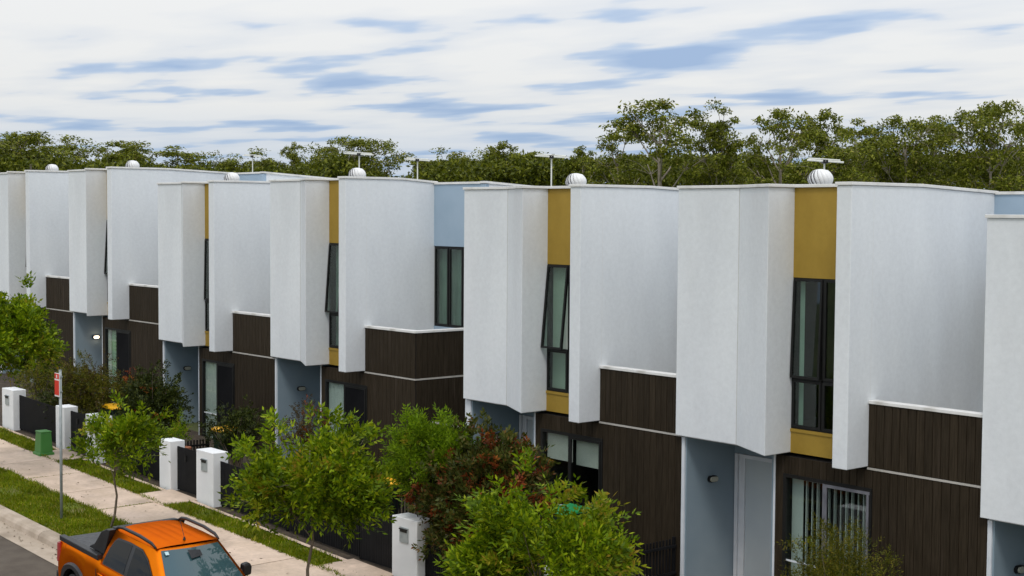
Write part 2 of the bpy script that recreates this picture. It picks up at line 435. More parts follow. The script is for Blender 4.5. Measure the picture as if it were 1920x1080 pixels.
GV = np.concatenate([blades(60000, -26, -2, -7.75, -6.29, .035, .085, patchy), blades(26000, -30, -2, -4.86, -4.25, .04, .11, nogate),
                     blades(1500, -24, -4, -6.34, -6.24, .04, .10), blades(2200, -24, -4, -4.9, -4.8, .04, .10)]
                    + [blades(260, -21.4+k*1.952-.03, -21.4+k*1.952+.015, -6.3, -4.84, .015, .04) for k in (1, 3, 7, 8)])
go = link('grass', fastmesh('grass', GV, np.arange(len(GV)).reshape(-1, 4), 'blade'))
tag(go, 'short green grass on the verge and along the front fences', 'grass', kind='stuff')

def litter(n, x0, x1, y0, y1, dz):
    x = rng.uniform(x0, x1, n); y = rng.uniform(y0, y1, n); a = rng.uniform(0, 6.28, n); l_ = rng.uniform(.018, .045, n)
    z = -SL*x + dz; c, s_ = np.cos(a)*l_, np.sin(a)*l_; h = rng.uniform(.002, .012, n)
    return np.stack([np.stack([x-c, y-s_, z], 1), np.stack([x+s_*.4, y-c*.4, z+h], 1), np.stack([x+c, y+s_, z+h*.6], 1), np.stack([x-s_*.4, y+c*.4, z+.002], 1)], 1).reshape(-1, 3)
LT = np.concatenate([litter(130, -26, -3, -6.3, -4.85, .026), litter(240, -26, -3, -8.4, -8.06, -.142), litter(220, -26, -3, -4.95, -4.2, .03)])
tag(link('leaf_litter', fastmesh('leaf_litter', LT, np.arange(len(LT)).reshape(-1, 4), 'leaf_brown')), 'dry brown leaves scattered on the footpath and gutter', 'leaf litter', kind='stuff')

# ------------------------------------------------------------------ townhouses
P_ = 6.3; GAP = 1.771
HX = {0: P_, 1: 0.0, 2: -P_, 3: -2*P_-GAP, 4: -3*P_-GAP, 5: -4*P_-GAP, 6: -5*P_-GAP}
LV = {0: -.495, 1: 0, 2: .035, 3: .310, 4: .307, 5: .796, 6: .814}
F = 2.9                                      # floor line above the house base
BW = .155
def board_mesh(w, h):                        # a shiplap board with eased edges
    g = .007; d = .02
    poly = [(g/2, 0), (g/2, -d*.55), (g/2+.006, -d), (w-g/2-.006, -d), (w-g/2, -d*.55), (w-g/2, 0)]
    return MB().prism(poly, 0, h, 'z')
BMC = {}
def boards(parent, x0, x1, z0, z1, single, along='x', fixed=0.0):
    n = max(1, round((x1-x0)/BW)); w = (x1-x0)/n
    if single:
        key = (round(w, 4), round(z1-z0, 3))
        if key not in BMC: BMC[key] = board_mesh(w, z1-z0).mesh('board', 'board')
        for i in range(n):
            if along == 'x': link('board', BMC[key], parent, (x0+i*w, 0, z0))
            else: link('board', BMC[key], parent, (fixed, x0+i*w, z0), (0, 0, R(90)))
        return None
    mb = MB(); rr = random.Random(int(x0*100))
    for i in range(n):
        b_ = board_mesh(w, z1-z0)
        dz = 0
        for p in b_.v: pass
        vv = [((x0+i*w+p[0]), p[1]-rr.uniform(0, .001), z0+p[2]) if along == 'x' else (fixed-p[1], x0+i*w+p[0], z0+p[2]) for p in b_.v]
        mb.add(vv, b_.f)
    return mb
def window_unit(parent, name, rects, x0, x1, z0, z1, y, frame=.045, depth=.07, glass='glass', open_left=0.0):
    """rects: list of (x0,x1,z0,z1) sashes; outer frame + each sash with its pane"""
    wo = MB()
    wo.box(x0, x1, y, y+depth, z1-frame, z1).box(x0, x1, y, y+depth, z0, z0+frame).box(x0, x0+frame, y, y+depth, z0+frame, z1-frame).box(x1-frame, x1, y, y+depth, z0+frame, z1-frame)
    w = wo.build(name, 'black_frame', parent)
    for i, (a, b_, c, d) in enumerate(rects):
        sb = MB(); s = .04
        hx, hz = b_-a, d-c
        sb.box(0, hx, -.02, .035, -s, 0).box(0, hx, -.02, .035, -hz, -hz+s).box(0, s, -.02, .035, -hz+s, -s).box(hx-s, hx, -.02, .035, -hz+s, -s)
        rot = (-open_left, 0, 0) if i == 0 else (0, 0, 0)
        so = sb.build('sash', 'black_frame', w, loc=(a, y-.005, d), rot=rot)
        MB().box(s, hx-s, 0, .008, -hz+s, -s).build('pane', glass, w, loc=(a, y-.005, d), rot=rot)
    return w
def curtain(parent, name, mat, x0, x1, y, z0, z1, folds=.09, amp=.015):
    n = max(4, int((x1-x0)/folds*4)); vv = []; ff = []
    for i in range(n+1):
        x = x0+(x1-x0)*i/n; yy = y + amp*math.sin(i/4*2*math.pi)
        vv += [(x, yy, z0), (x, yy, z1)]
    for i in range(n): ff.append((2*i, 2*i+2, 2*i+3, 2*i+1))
    return MB().add(vv, ff).build(name, mat, parent, smooth=True)
def stadium(cy, cz, a, b_, n=8):
    pts = []
    for k in range(n+1):
        t_ = -math.pi/2 + math.pi*k/n; pts.append((cy+(a-b_)+b_*math.cos(t_), cz+b_*math.sin(t_)))
    for k in range(n+1):
        t_ = math.pi/2 + math.pi*k/n; pts.append((cy-(a-b_)+b_*math.cos(t_), cz+b_*math.sin(t_)))
    return pts

def house(h, label, yb, open_a, upper, slider, end=False, single=False, lit=False):
    X0 = HX[h]; base = 2.9+LV[h]-F
    H = tag(empty('townhouse', (X0, 0, base)), label, 'townhouse', 'white townhouses in the row')
    lo = -.6
    # upper storey: folded bay
    bay = MB().prism([(-4.18, -.113), (-2.716, -.113), (-1.62, -.658), (-1.62, .10), (-4.18, .10)], F+.03, F+4.57).build('bay', 'white_render', H, bevel=.012)
    MB().box(-2.722, -2.712, -.1155, -.1, F+.031, F+4.56).build('joint', 'trim_pale', bay)
    MB().prism([(-4.20, -.140), (-2.722, -.140), (-1.585, -.705), (-1.585, -.02), (-.30, -.02), (-.30, .18), (-4.20, .18)], F+4.572, F+4.625).build('parapet_cap', 'coping', H, bevel=.006)
    # party wall running forward into a fin
    z1 = 4.585; zb = 4.50 if yb > 3 else 4.515
    MB().prism([(-.576, F+.01), (yb+.1, F+.01), (yb+.1, F+zb), (1.35 if yb > 3 else 1.05, F+z1), (-.576, F+z1)], -.291, 0, 'x').build('party_wall', 'white_render', H, bevel=.012)
    yk = 1.35 if yb > 3 else 1.05
    box('joint', 'coping', H, .0003, .0012, .02, .0235, F+1.11, F+z1-.01)
    MB().prism([(-.60, F+z1+.003), (-.60, F+z1+.055), (yk, F+z1+.055), (yb+.1, F+zb+.055), (yb+.1, F+zb+.003), (yk, F+z1+.003)], -.315, .025, 'x').build('parapet_cap', 'coping', H, bevel=.006)
    # mustard panels and slot window
    box('mustard_panel', 'mustard', H, -1.62, -.291, .03, .13, F+3.04, F+4.57)
    mp_ = box('mustard_panel', 'mustard', H, -1.62, -.291, .03, .13, F+.03, F+.45)
    box('flashing', 'mustard', mp_, -1.62, -.291, .012, .03, F+.395, F+.445)
    window_unit(H, 'upper_window', [(-1.6, -.99, F+1.33, F+3.02), (-.95, -.33, F+1.33, F+3.02), (-1.59, -.99, F+.48, F+1.29), (-.95, -.33, F+.48, F+1.29)],
                -1.62, -.291, F+.45, F+3.04, .035, glass='glass_green', open_left=open_a).name
    MB().box(-.99, -.95, .03, .09, F+.49, F+3.0).box(-1.58, -.33, .03, .09, F+1.29, F+1.33).build('mullion', 'black_frame', H)
    MB().add([(-3.9, .14, F+.04), (-.3, .14, F+.04), (-.3, 4, F+.04), (-3.9, 4, F+.04), (-3.9, .14, F+3.1), (-.3, .14, F+3.1), (-.3, 4, F+3.1), (-3.9, 4, F+3.1)],
             [(0, 1, 2, 3), (4, 7, 6, 5), (0, 3, 7, 4), (2, 1, 5, 6), (3, 2, 6, 7)]).build('room', 'room', H)
    if upper == 'blind': box('roller_blind', 'roller_blind', H, -1.57, -.3, .15, .16, F+.5, F+3.0)
    elif upper == 'grey': curtain(H, 'curtain', 'curtain_grey', -1.57, -.3, .2, F+.5, F+3.0)
    else:
        curtain(H, 'curtain', 'curtain', -1.57, -1.47, .17, F+.5, F+3.0, .04)
        curtain(H, 'curtain', 'curtain_grey', -1.1, -.95, .9, F+.5, F+2.6, .05)
    # roof, rear and side walls
    box('roof', 'roof_metal', H, -4.0, -.29, .2, 10.9, F+4.10, F+4.16)
    box('roof', 'roof_metal', H, -.285, 1.85, yb+.13, 10.9, F+4.07, F+4.13)
    box('rear_wall', 'white_render', H, -4.18, 2.0, 10.9, 11.05, lo, F+4.2)
    box('side_wall', 'white_render', H, -4.18, -4.01, .101, 10.89, F+.03 if h not in (2, 6) else lo, F+4.45)
    zs = lambda y: 4.50 - .058*(y-yb)
    MB().prism([(yb+.102, F+.2 if not end else lo), (10.89, F+.2 if not end else lo), (10.89, F+zs(10.9)), (yb+.102, F+zs(yb))], 1.86, 2.0, 'x').build('side_wall', 'white_render', H, bevel=.01)
    MB().prism([(yb-.02, F+zs(yb)+.003), (10.9, F+zs(10.9)+.003), (10.9, F+zs(10.9)+.055), (yb-.02, F+zs(yb)+.055)], 1.83, 2.03, 'x').build('parapet_cap', 'coping', H)
    # wall behind the balcony
    bw = MB().box(.001, 1.859, yb, yb+.1, F+2.98, F+4.49).box(.001, 1.859, yb, yb+.1, F+.02, F+1.0).box(1.72, 1.859, yb, yb+.1, F+1.0, F+2.98).box(1.8595, 1.999, yb, yb+.1, F+.02, F+4.49)
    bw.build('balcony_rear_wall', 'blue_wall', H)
    box('parapet_cap', 'coping', H, .026, 1.829, yb-.025, yb+.12, F+4.493, F+4.545)
    window_unit(H, 'balcony_window', [(.045, .575, F+1.03, F+2.95), (.615, 1.14, F+1.03, F+2.95), (1.18, 1.69, F+1.03, F+2.95)], .005, 1.72, F+1.0, F+2.98, yb+.02, glass='glass_green')
    curtain(H, 'curtain', 'curtain_grey', .02, 1.7, yb+.16, F+1.0, F+2.97, .2, .03)
    box('balcony_floor', 'floor_tile', H, .001, 2.0, .131, yb-.001, F+.0, F+.05)
    # balcony front
    xr = 2.0 if end else 2.105
    bal = box('balcony_front', 'board_backing', H, .003, xr-.003, .0, .13, F+.0, F+1.045)
    b1 = boards(bal, .003, xr-.001, F+.008, F+1.043, single)
    if b1: tag(b1.build('boards', 'board', bal), kind='stuff')
    box('balcony_cap', 'coping', H, .003, xr+(.03 if end else 0), -.04, .16, F+1.046, F+1.10, bevel=.006)
    box('floor_trim', 'trim_pale', H, .003, xr+(.03 if end else .1), -.03, -.0, F-.034, F-.001)
    # ground storey
    xg = 2.0 if end else 2.19
    sx0, sx1, sz0, sz1 = -1.72, .10, F-2.74, F-.34
    gw = MB().box(-1.9, sx0, .0, .12, lo, F-.04).box(sx1, xg-.003, .0, .12, lo, F-.04).box(sx0, sx1, .0, .12, sz1, F-.04).box(sx0, sx1, 0, .12, lo, sz0)
    gwo = gw.build('ground_wall', 'board_backing', H)
    segs = [(-1.9, sx0, lo, F-.038), (sx1, xg-.001, lo, F-.038), (sx0, sx1, sz1+.002, F-.038)]
    allb = MB()
    for (a, b_, c, d) in segs:
        r = boards(gwo, a, b_, c, d, single)
        if r: allb.add(r.v, r.f)
    if not single: tag(allb.build('boards', 'board', gwo), kind='stuff')
    box('floor_slab', 'board_backing', H, -1.9, xg-.003, .121, 6, F-.25, F-.03)
    if end:                                                   # exposed end wall clad in the same boards
        r1 = boards(None, .02, yb, F+.008, F+1.043, False, 'y', 2.0)
        r2 = boards(None, .02, 6.5, lo, F-.038, False, 'y', 2.0)
        ew = MB().box(1.9, 1.999, .131, yb-.001, F, F+1.045).box(1.9, 1.999, .121, 6.5, lo, F-.04).build('end_wall', 'board_backing', H)
        mb = MB(); mb.add(r1.v, r1.f); mb.add(r2.v, r2.f); tag(mb.build('boards', 'board', ew), kind='stuff')
        box('balcony_cap', 'coping', H, 1.85, 2.04, .161, yb-.03, F+1.046, F+1.10, bevel=.006)
        box('floor_trim', 'trim_pale', H, 2.0, 2.03, .003, 6.5, F-.034, F-.001)
    # sliding door
    sl = MB().box(sx0, sx1, -.03, .10, sz1-.06, sz1).box(sx0, sx0+.06, -.03, .10, sz0, sz1-.06).box(sx1-.05, sx1, -.03, .10, sz0, sz1-.06).box(sx0, sx1, -.03, .1, sz0-.05, sz0).build('sliding_door', 'black_frame', H)
    mx = -.83
    metal = 'alu_grey' if slider == 'slats' else 'black_frame'
    MB().box(mx-.05, mx, -.035, .03, sz0, sz1-.06).build('stile', metal, sl)
    MB().box(mx, sx1-.04, -.045, -.02, sz1-.11, sz1-.061).box(mx, mx+.04, -.045, -.02, sz0, sz1-.11).box(sx1-.09, sx1-.051, -.045, -.02, sz0, sz1-.11).build('screen_frame', metal, sl)
    MB().box(sx0+.06, mx-.05, .02, .03, sz0, sz1-.06).build('pane', 'glass', sl)
    MB().box(mx, sx1-.05, .045, .055, sz0, sz1-.06).build('pane', 'glass', sl)
    if slider not in ('slats', 'blind'):
        MB().box(mx+.04, sx1-.09, -.035, -.03, sz0, sz1-.11).build('insect_screen', 'screen_mesh', sl)
    MB().box(sx0+.06, mx-.05, .006, .019, F-1.86, F-1.83).build('decal_strip', 'trim_white', sl)
    MB().add([(-1.88, .13, sz0), (xg-.1, .13, sz0), (xg-.1, 4, sz0), (-1.88, 4, sz0), (-1.88, .13, F-.26), (xg-.1, .13, F-.26), (xg-.1, 4, F-.26), (-1.88, 4, F-.26)],
             [(0, 1, 2, 3), (4, 7, 6, 5), (0, 3, 7, 4), (2, 1, 5, 6), (3, 2, 6, 7)]).build('room', 'room', H)
    if slider == 'slats':
        vm_ = MB().box(0, .012, -.04, .04, 0, sz1-sz0-.1).mesh('blind_slat', 'curtain')
        MB().box(sx0+.06, sx0+.30, .15, .16, sz0, sz1-.08).build('curtain', 'curtain', H)
        for k in range(13):
            link('blind_slat', vm_, sl, (sx0+.36+k*.118, .17, sz0+.02), (0, 0, R(12 + 9*math.sin(k*2.3))))
        MB().box(sx0+.06, sx1-.05, .13, .2, sz1-.1, sz1-.062).build('blind_rail', 'trim_white', sl)
    elif slider == 'blind':
        MB().box(sx0+.07, mx-.06, .10, .11, F-.95, sz1-.06).build('roller_blind', 'roller_blind', sl)
        MB().box(mx+.05, sx1-.1, .10, .11, F-.98, sz1-.06).build('roller_blind', 'roller_blind', sl)
    elif slider == 'green':
        curtain(sl, 'curtain', 'curtain', sx0+.06, sx0+.34, .058, sz0, sz1-.06, .1)
        curtain(sl, 'curtain', 'curtain_green', sx0+.34, mx, .058, sz0, sz1-.06, .12)
    else:
        curtain(sl, 'curtain', 'curtain', sx0+.06, mx-(.1 if slider == 'narrow' else 0), .058, sz0, sz1-.06, .16)
    # porch
    wl = -4.1 if h not in (2, 6) else -4.22
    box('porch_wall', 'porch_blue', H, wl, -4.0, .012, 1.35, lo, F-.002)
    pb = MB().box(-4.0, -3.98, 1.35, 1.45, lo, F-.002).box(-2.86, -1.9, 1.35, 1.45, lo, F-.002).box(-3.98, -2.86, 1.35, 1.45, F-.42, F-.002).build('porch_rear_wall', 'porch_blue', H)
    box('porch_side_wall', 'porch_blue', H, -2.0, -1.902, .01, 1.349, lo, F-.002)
    box('porch_ceiling', 'trim_white', H, wl, -1.9, .0, 1.45, F+.0, F+.028)
    box('porch_floor', 'concrete', H, -4.0, -2.0, -.6, 1.349, lo, F-2.8)
    dr = MB().box(-3.74, -2.93, 1.38, 1.42, F-2.8, F-.5).build('front_door', 'door_blue', H)
    MB().box(-3.979, -3.90, 1.33, 1.44, F-2.8, F-.43).box(-3.86, -3.741, 1.34, 1.44, F-2.8, F-.43).box(-2.929, -2.861, 1.34, 1.44, F-2.8, F-.43).box(-3.741, -2.929, 1.34, 1.44, F-.5, F-.43).box(-3.9, -3.86, 1.37, 1.44, F-2.8, F-.43).build('door_frame', 'trim_white', dr)
    MB().tube([(-3.02, 1.36, F-1.85), (-3.02, 1.36, F-1.65)], .012).build('door_handle', 'galv', dr)
    box('corner_trim', 'trim_white', H, wl-.001, -4.03, -.022, .011, lo, F-.002)
    box('corner_trim', 'trim_white', H, -1.945, -1.901, -.015, .009, lo, F-.002)
    lp = MB().prism(stadium(.70, F-.85, .118, .062), -4.0, -3.945, 'x').build('wall_lamp', 'black_frame', H)
    MB().prism(stadium(.70, F-.85, .096, .046), -3.945, -3.915, 'x').build('lamp_lens', 'lamp_lit' if lit else 'lens', lp)
    if lit:
        pl = bpy.data.lights.new('porch_light', 'POINT'); pl.energy = 1.2; pl.color = (1, .75, .5); pl.shadow_soft_size = .05
        po = bpy.data.objects.new('porch_light', pl); col.objects.link(po); po.parent = H; po.location = (-3.85, .7, F-.85)
    return H

houses = {}
houses[0] = house(0, 'white townhouse cut off by the right edge, its bay set lowest', 3.6, 0, 'dark', 'curtain')
houses[1] = house(1, 'nearest complete townhouse, tall dark slot window and vertical blinds downstairs', 3.6, .035, 'dark', 'slats', single=True)
houses[2] = house(2, 'townhouse with slot window sash propped open above the red tipped bush', 3.6, .10, 'blind', 'blind', single=True)
houses[3] = house(3, 'end townhouse with brown balcony corner, light blue wall and side passage', 2.04, .075, 'grey', 'narrow', end=True)
houses[4] = house(4, 'townhouse with a thin strip of mustard panel behind the dark shrub', 3.6, .02, 'grey', 'curtain')
houses[5] = house(5, 'townhouse with glowing oval porch lamp and green patterned curtain', 3.5, .06, 'grey', 'green', lit=True)
houses[6] = house(6, 'farthest townhouse at the left edge behind the leafy street tree', 3.6, .05, 'grey', 'curtain')

# side gate across the passage beside the end house
sg = tag(empty('side_gate', (-11.2, .35, gz(-11.2))), 'dark side gate with pale top rail in the passage between the blocks', 'gate')
MB().box(-.95, .72, -.025, .025, .1, 1.86).build('panel', 'black_fence', sg)
MB().box(-.95, .72, -.03, .03, 1.861, 1.895).build('rail', 'trim_pale', sg)

# ------------------------------------------------------------------ roof vents and antennas
def vent_parts():
    n = 17; parts = []
    base = MB().tube([(0, 0, -.35), (0, 0, .03)], [.16, .16], 20)
    core = MB().tube([(0, 0, .03), (0, 0, .12), (0, 0, .25), (0, 0, .33)], [.13, .17, .17, .1], 16)
    vane = MB(); vv = []; ff = []
    for k in range(9):
        t_ = k/8; z = .03 + .34*t_; r = .225*math.sin(math.pi*(.17+.70*t_))**.62; tw = .55*(t_-.3)
        for j, (a, rr) in enumerate(((0, 1.0), (.19, .97), (.40, .84))):
            vv.append((r*rr*math.cos(-a-tw), r*rr*math.sin(-a-tw), z))
    for k in range(8):
        for j in range(2): ff.append((k*3+j, k*3+j+1, k*3+j+4, k*3+j+3))
    vane.add(vv, ff)
    cap = MB().tube([(0, 0, .355), (0, 0, .375), (0, 0, .39)], [.115, .10, .03], 20)
    return (base.mesh('throat', 'vent_white', True), core.mesh('core', 'vent_dark'), vane.mesh('vane', 'vent_white', True), cap.mesh('cap', 'vent_white', True), n)
vp = vent_parts()
vlab = {1: 'white turbine roof vent in front of the lowest antenna, nearest of the vents', 2: 'white turbine roof vent above the house with the propped open sash',
        3: 'white turbine roof vent above the end house with the balcony corner', 4: 'white turbine roof vent in front of the small light blue wall',
        5: 'white turbine roof vent on the highest parapet at left', 6: 'leftmost white turbine roof vent, smallest in the row'}
for h in range(1, 7):
    vz = 2.9+LV[h]+4.48
    V_ = tag(empty('roof_vent', (HX[h]-1.83, 1.0, vz+.09), h*.13), vlab[h], 'roof vent', 'turbine vents on the townhouse roofs')
    V_.scale = (1, 1, .88)
    link('throat', vp[0], V_); link('core', vp[1], V_); link('cap', vp[3], V_)
    for k in range(vp[4]): link('vane', vp[2], V_, rot=(0, 0, 2*math.pi*k/vp[4]))
def antenna(x, y, z0, z1, w, rz, label):
    A = tag(empty('tv_antenna', (x, y, z0), rz), label, 'antenna', 'television antennas on the roofs')
    h = z1-z0
    MB().tube([(0, 0, 0), (0, 0, h-.02)], .016, 8).build('mast', 'antenna', A)
    MB().tube([(-w*.42, .035, h+.055), (w*.42, .05, h+.02)], .016, 6).tube([(-w*.42, -.03, h+.055), (w*.42, -.03, h+.02)], .016, 6).tube([(-w*.42, .035, h+.055), (-w*.42, -.03, h+.055)], .012, 6).tube([(w*.42, .05, h+.02), (w*.42, -.03, h+.02)], .012, 6).build('folded_dipole', 'antenna', A)
    MB().tube([(-w*.5, -.1, h+.02), (w*.5, -.1, h-.02)], .017, 6).build('reflector', 'antenna', A)
    MB().box(-.05, .05, -.12, .06, h-.04, h+.03).build('bracket', 'black_frame', A, bevel=.01)
    MB().tube([(0, -.12, h), (0, .45, h+.01)], .01, 6).build('boom', 'antenna', A)
FA = R(90-YAW)                            # antennas all aim at the same far transmitter
for (x, y, z, w, z0, lab) in [(-3.28, 3.0, 8.04, .70, 7.0, 'pale television antenna right behind the nearest roof vent'),
                              (-6.3-4.1, 2.35, 8.29, .76, 7.0, 'television antenna on a bare mast left of the second nearest vent'),
                              (HX[3]-3.2, 2.0, 8.53, .78, 7.3, 'television antenna rising directly behind the vent of the end house'),
                              (HX[3]-2.65, 3.5, 8.41, .68, 7.3, 'television antenna standing against the gap of sky between tree masses'),
                              (HX[5]-.2, 4.4, 8.80, .62, 7.8, 'most distant television antenna, above the small light blue wall')]:
    antenna(x, y, z0, z, w, FA, lab)

# ------------------------------------------------------------------ front fences, pillars, gates
def pillar(x0, x1, h, letter, label):
    xm = (x0+x1)/2; z = gz(xm)
    A = tag(empty('gate_pillar', (xm, -3.86, z-.03)), label, 'pillar', 'white rendered pillars along the front fences')
    w = (x1-x0)/2
    MB().box(-w, w, -.19, .19, -.2, h+.03).build('shaft', 'pillar_white', A, bevel=.012)
    if letter:
        lb = MB().box(-.13, .13, -.212, -.188, h-.42, h-.14).build('letterbox', 'galv', A, bevel=.006)
        MB().box(-.10, .10, -.222, -.211, h-.225, h-.185).build('slot', 'black_frame', lb)
        MB().box(-.12, .12, -.235, -.211, h-.18, h-.16).build('flap', 'black_frame', lb)
def slat_run(mb, a, b_, h, pitch, w, along, fixed, zf, th=.012):
    n = int((b_-a)/pitch)
    for i in range(n):
        u = a + i*pitch
        z = zf(u)
        if along == 'x': mb.box(u, u+w, fixed-th, fixed+th, z+.05, z+h)
        else: mb.box(fixed-th, fixed+th, u, u+w, z+.05, z+h)
def front_fence(x0, x1, h, label, pitch=.062, w=.045):
    A = tag(empty('picket_fence', ((x0+x1)/2, -3.86, gz((x0+x1)/2))), label, 'fence', 'black fences in front of the townhouses')
    ox, oz = (x0+x1)/2, gz((x0+x1)/2)
    mb = MB(); slat_run(mb, x0-ox, x1-ox, h, pitch, w, 'x', 0, lambda u: -SL*u)
    tag(mb.build('pickets', 'black_fence', A), kind='stuff')
    for zz in (.22, h-.16):
        a, b_ = x0-ox, x1-ox
        MB().add([(a, .012, zz-SL*a), (b_, .012, zz-SL*b_), (b_, .05, zz-SL*b_), (a, .05, zz-SL*a), (a, .012, zz+.04-SL*a), (b_, .012, zz+.04-SL*b_), (b_, .05, zz+.04-SL*b_), (a, .05, zz+.04-SL*a)],
                 [(0, 3, 2, 1), (4, 5, 6, 7), (0, 1, 5, 4), (1, 2, 6, 5), (2, 3, 7, 6), (3, 0, 4, 7)]).build('rail', 'black_fence', A)
    k = max(1, int((x1-x0)/2.2))
    for i in range(k+1):
        u = x0-ox + (x1-x0-.05)*i/k
        MB().box(u, u+.05, .014, .064, -SL*u-.2, -SL*u+h-.02).build('post', 'black_fence', A)
def side_fence(x, y0, y1, h, label):
    A = tag(empty('picket_fence', (x, (y0+y1)/2, gz(x))), label, 'fence', 'black fences between the front gardens')
    oy = (y0+y1)/2
    mb = MB(); slat_run(mb, y0-oy, y1-oy, h, .085, .03, 'y', 0, lambda u: 0)
    tag(mb.build('pickets', 'black_fence', A), kind='stuff')
    for zz in (.2, h-.16): MB().box(.012, .05, y0-oy, y1-oy, zz, zz+.045).build('rail', 'black_fence', A)
    for u in (y0-oy, y1-oy-.05): MB().box(-.025, .025, u, u+.05, -.2, h+.03).build('post', 'black_fence', A)
def gate(x0, x1, h, label):
    xm = (x0+x1)/2
    A = tag(empty('garden_gate', (xm, -3.86, gz(xm))), label, 'gate', 'black garden gates')
    w = (x1-x0)/2-.01; xs_ = -w+(x1-x0)*.32
    MB().box(-w, -w+.04, -.02, .02, .05, h).box(w-.04, w, -.02, .02, .05, h).box(xs_-.03, xs_+.01, -.022, .022, .05, h).box(-w, w, .0, .02, h-.06, h-.02).box(-w, w, .0, .02, .1, .15).build('frame', 'black_fence', A)
    mb = MB(); slat_run(mb, -w+.05, w-.05, h, .056, .048, 'x', -.012, lambda u: 0, .008)
    tag(mb.build('slats', 'black_fence', A), kind='stuff')
    MB().box(xs_+.03, xs_+.06, -.05, -.02, h-.3, h-.16).build('latch', 'black_frame', A)
    # paved threshold
    S = tag(empty('gate_path', (xm, -4.5, gz(xm))), kind='structure')
    sheared([(-.42, -.08), (-.42, .03), (.50, .04), (.50, -.08)], x1-x0+.1).build('path_slab', 'concrete', S, loc=(-w-.05, 0, SL*w))
PL = [(-17.0, -16.45, 1.15, 0, 'slim white pillar left of the gate in front of the end house'),
      (-15.2, -14.42, 1.2, 1, 'white letterbox pillar right of the gate behind the orange ute'),
      (-22.98, -22.42, 1.13, 0, 'slim white pillar behind the sign post'),
      (-21.1, -20.32, 1.17, 1, 'white letterbox pillar behind the small young tree'),
      (-26.75, -25.93, 1.13, 1, 'white pillar at the left edge under the leafy street tree'),
      (-7.64, -6.86, 1.17, 1, 'white letterbox pillar beside the feathery green bush'),
      (-3.4, -2.75, 1.15, 1, 'white pillar peeping through the nearest street tree')]
for a in PL: pillar(*a)
gate(-16.44, -15.21, 1.06, 'black garden gate between white pillars behind the ute')
gate(-22.41, -21.11, 1.06, 'black garden gate behind the sign post, beside the letterbox pillar')
gate(-8.94, -7.65, 1.08, 'black ribbed garden gate right of the middle street tree')
front_fence(-14.41, -8.95, 1.02, 'black front fence running behind the middle street tree')
front_fence(-20.31, -17.01, 1.0, 'black front fence half hidden behind the small young tree')
front_fence(-25.92, -22.99, 1.0, 'black front fence behind the green utility box')
front_fence(-6.85, -3.41, 1.02, 'black front fence under the red tipped bush')
front_fence(-2.74, .6, 1.0, 'black front fence with pickets rising at the bottom edge')
side_fence(-4.22, -3.6, -.05, .86, 'black picket fence against the brown wall of the nearest house')
side_fence(-10.25, -3.6, -.05, 1.0, 'black picket fence beside the side passage')
side_fence(-18.57, -3.6, -1.9, .70, 'black picket fence seen above the gate behind the ute')
side_fence(-21.87, -3.6, -2.0, 1.0, 'black picket fence below the yellow lidded bin farthest left')

# ------------------------------------------------------------------ bins, utility box, sign
def bin_(x, y, label, lid='bin_lid', rz=0.0, s=1.0):
    A = tag(empty('wheelie_bin', (x, y, gz(x)), rz), label, 'bin', 'wheelie bins in the front gardens')
    A.scale = (s, s, s)
    v0 = [(-.22, -.22, .06), (.22, -.22, .06), (.22, .24, .06), (-.22, .24, .06), (-.28, -.32, .98), (.28, -.32, .98), (.28, .34, .98), (-.28, .34, .98)]
    MB().add(v0, [(0, 3, 2, 1), (4, 5, 6, 7), (0, 1, 5, 4), (1, 2, 6, 5), (2, 3, 7, 6), (3, 0, 4, 7)]).build('body', 'bin_body', A, bevel=.03)
    lv = [(-.30, -.36, .985), (.30, -.36, .985), (.30, .36, .985), (-.30, .36, .985), (-.29, -.35, 1.02), (.29, -.35, 1.02), (.29, .35, 1.05), (-.29, .35, 1.05), (-.22, -.25, 1.06), (.22, -.25, 1.06), (.22, .25, 1.09), (-.22, .25, 1.09)]
    MB().add(lv, [(0, 3, 2, 1), (0, 1, 5, 4), (1, 2, 6, 5), (2, 3, 7, 6), (3, 0, 4, 7), (4, 5, 9, 8), (5, 6, 10, 9), (6, 7, 11, 10), (7, 4, 8, 11), (8, 9, 10, 11)]).build('lid', lid, A, bevel=.012)
    MB().tube([(-.24, .40, 1.0), (.24, .40, 1.0)], .018, 8).build('handle', 'bin_body', A)
    for sx in (-.25, .21):
        MB().tube([(sx, .24, .1), (sx+.04, .24, .1)], .1, 14).build('wheel', 'car_rubber', A)
bin_(-22.55, -2.5, 'yellow lidded wheelie bin behind the letterbox pillar and young tree', rz=R(90))
bin_(-17.84, -1.75, 'yellow lidded wheelie bin peeping over the dark shrub', rz=R(90))
bin_(-10.66, -2.12, 'yellow lidded wheelie bin right of the middle street tree', rz=R(90))
bin_(-6.55, -.62, 'green lidded wheelie bin in front of the half lowered blinds', 'bin_lid_green', rz=R(0))

U = tag(empty('utility_box', (-22.1, -4.75, gz(-22.1))), 'small green metal utility box on the lawn by the fence', 'utility box')
uv = [(-.21, -.17, 0), (.21, -.17, 0), (.21, .17, 0), (-.21, .17, 0), (-.18, -.14, .60), (.18, -.14, .60), (.18, .14, .60), (-.18, .14, .60)]
BXF = [(0, 3, 2, 1), (4, 5, 6, 7), (0, 1, 5, 4), (1, 2, 6, 5), (2, 3, 7, 6), (3, 0, 4, 7)]
MB().add(uv, BXF).build('body', 'util_green', U, bevel=.02)
MB().box(-.19, .19, -.15, .15, .601, .64).build('lid', 'util_green', U, bevel=.015)
MB().box(-.235, .235, -.195, .195, -.08, .09).build('plinth', 'util_green', U, bevel=.015)

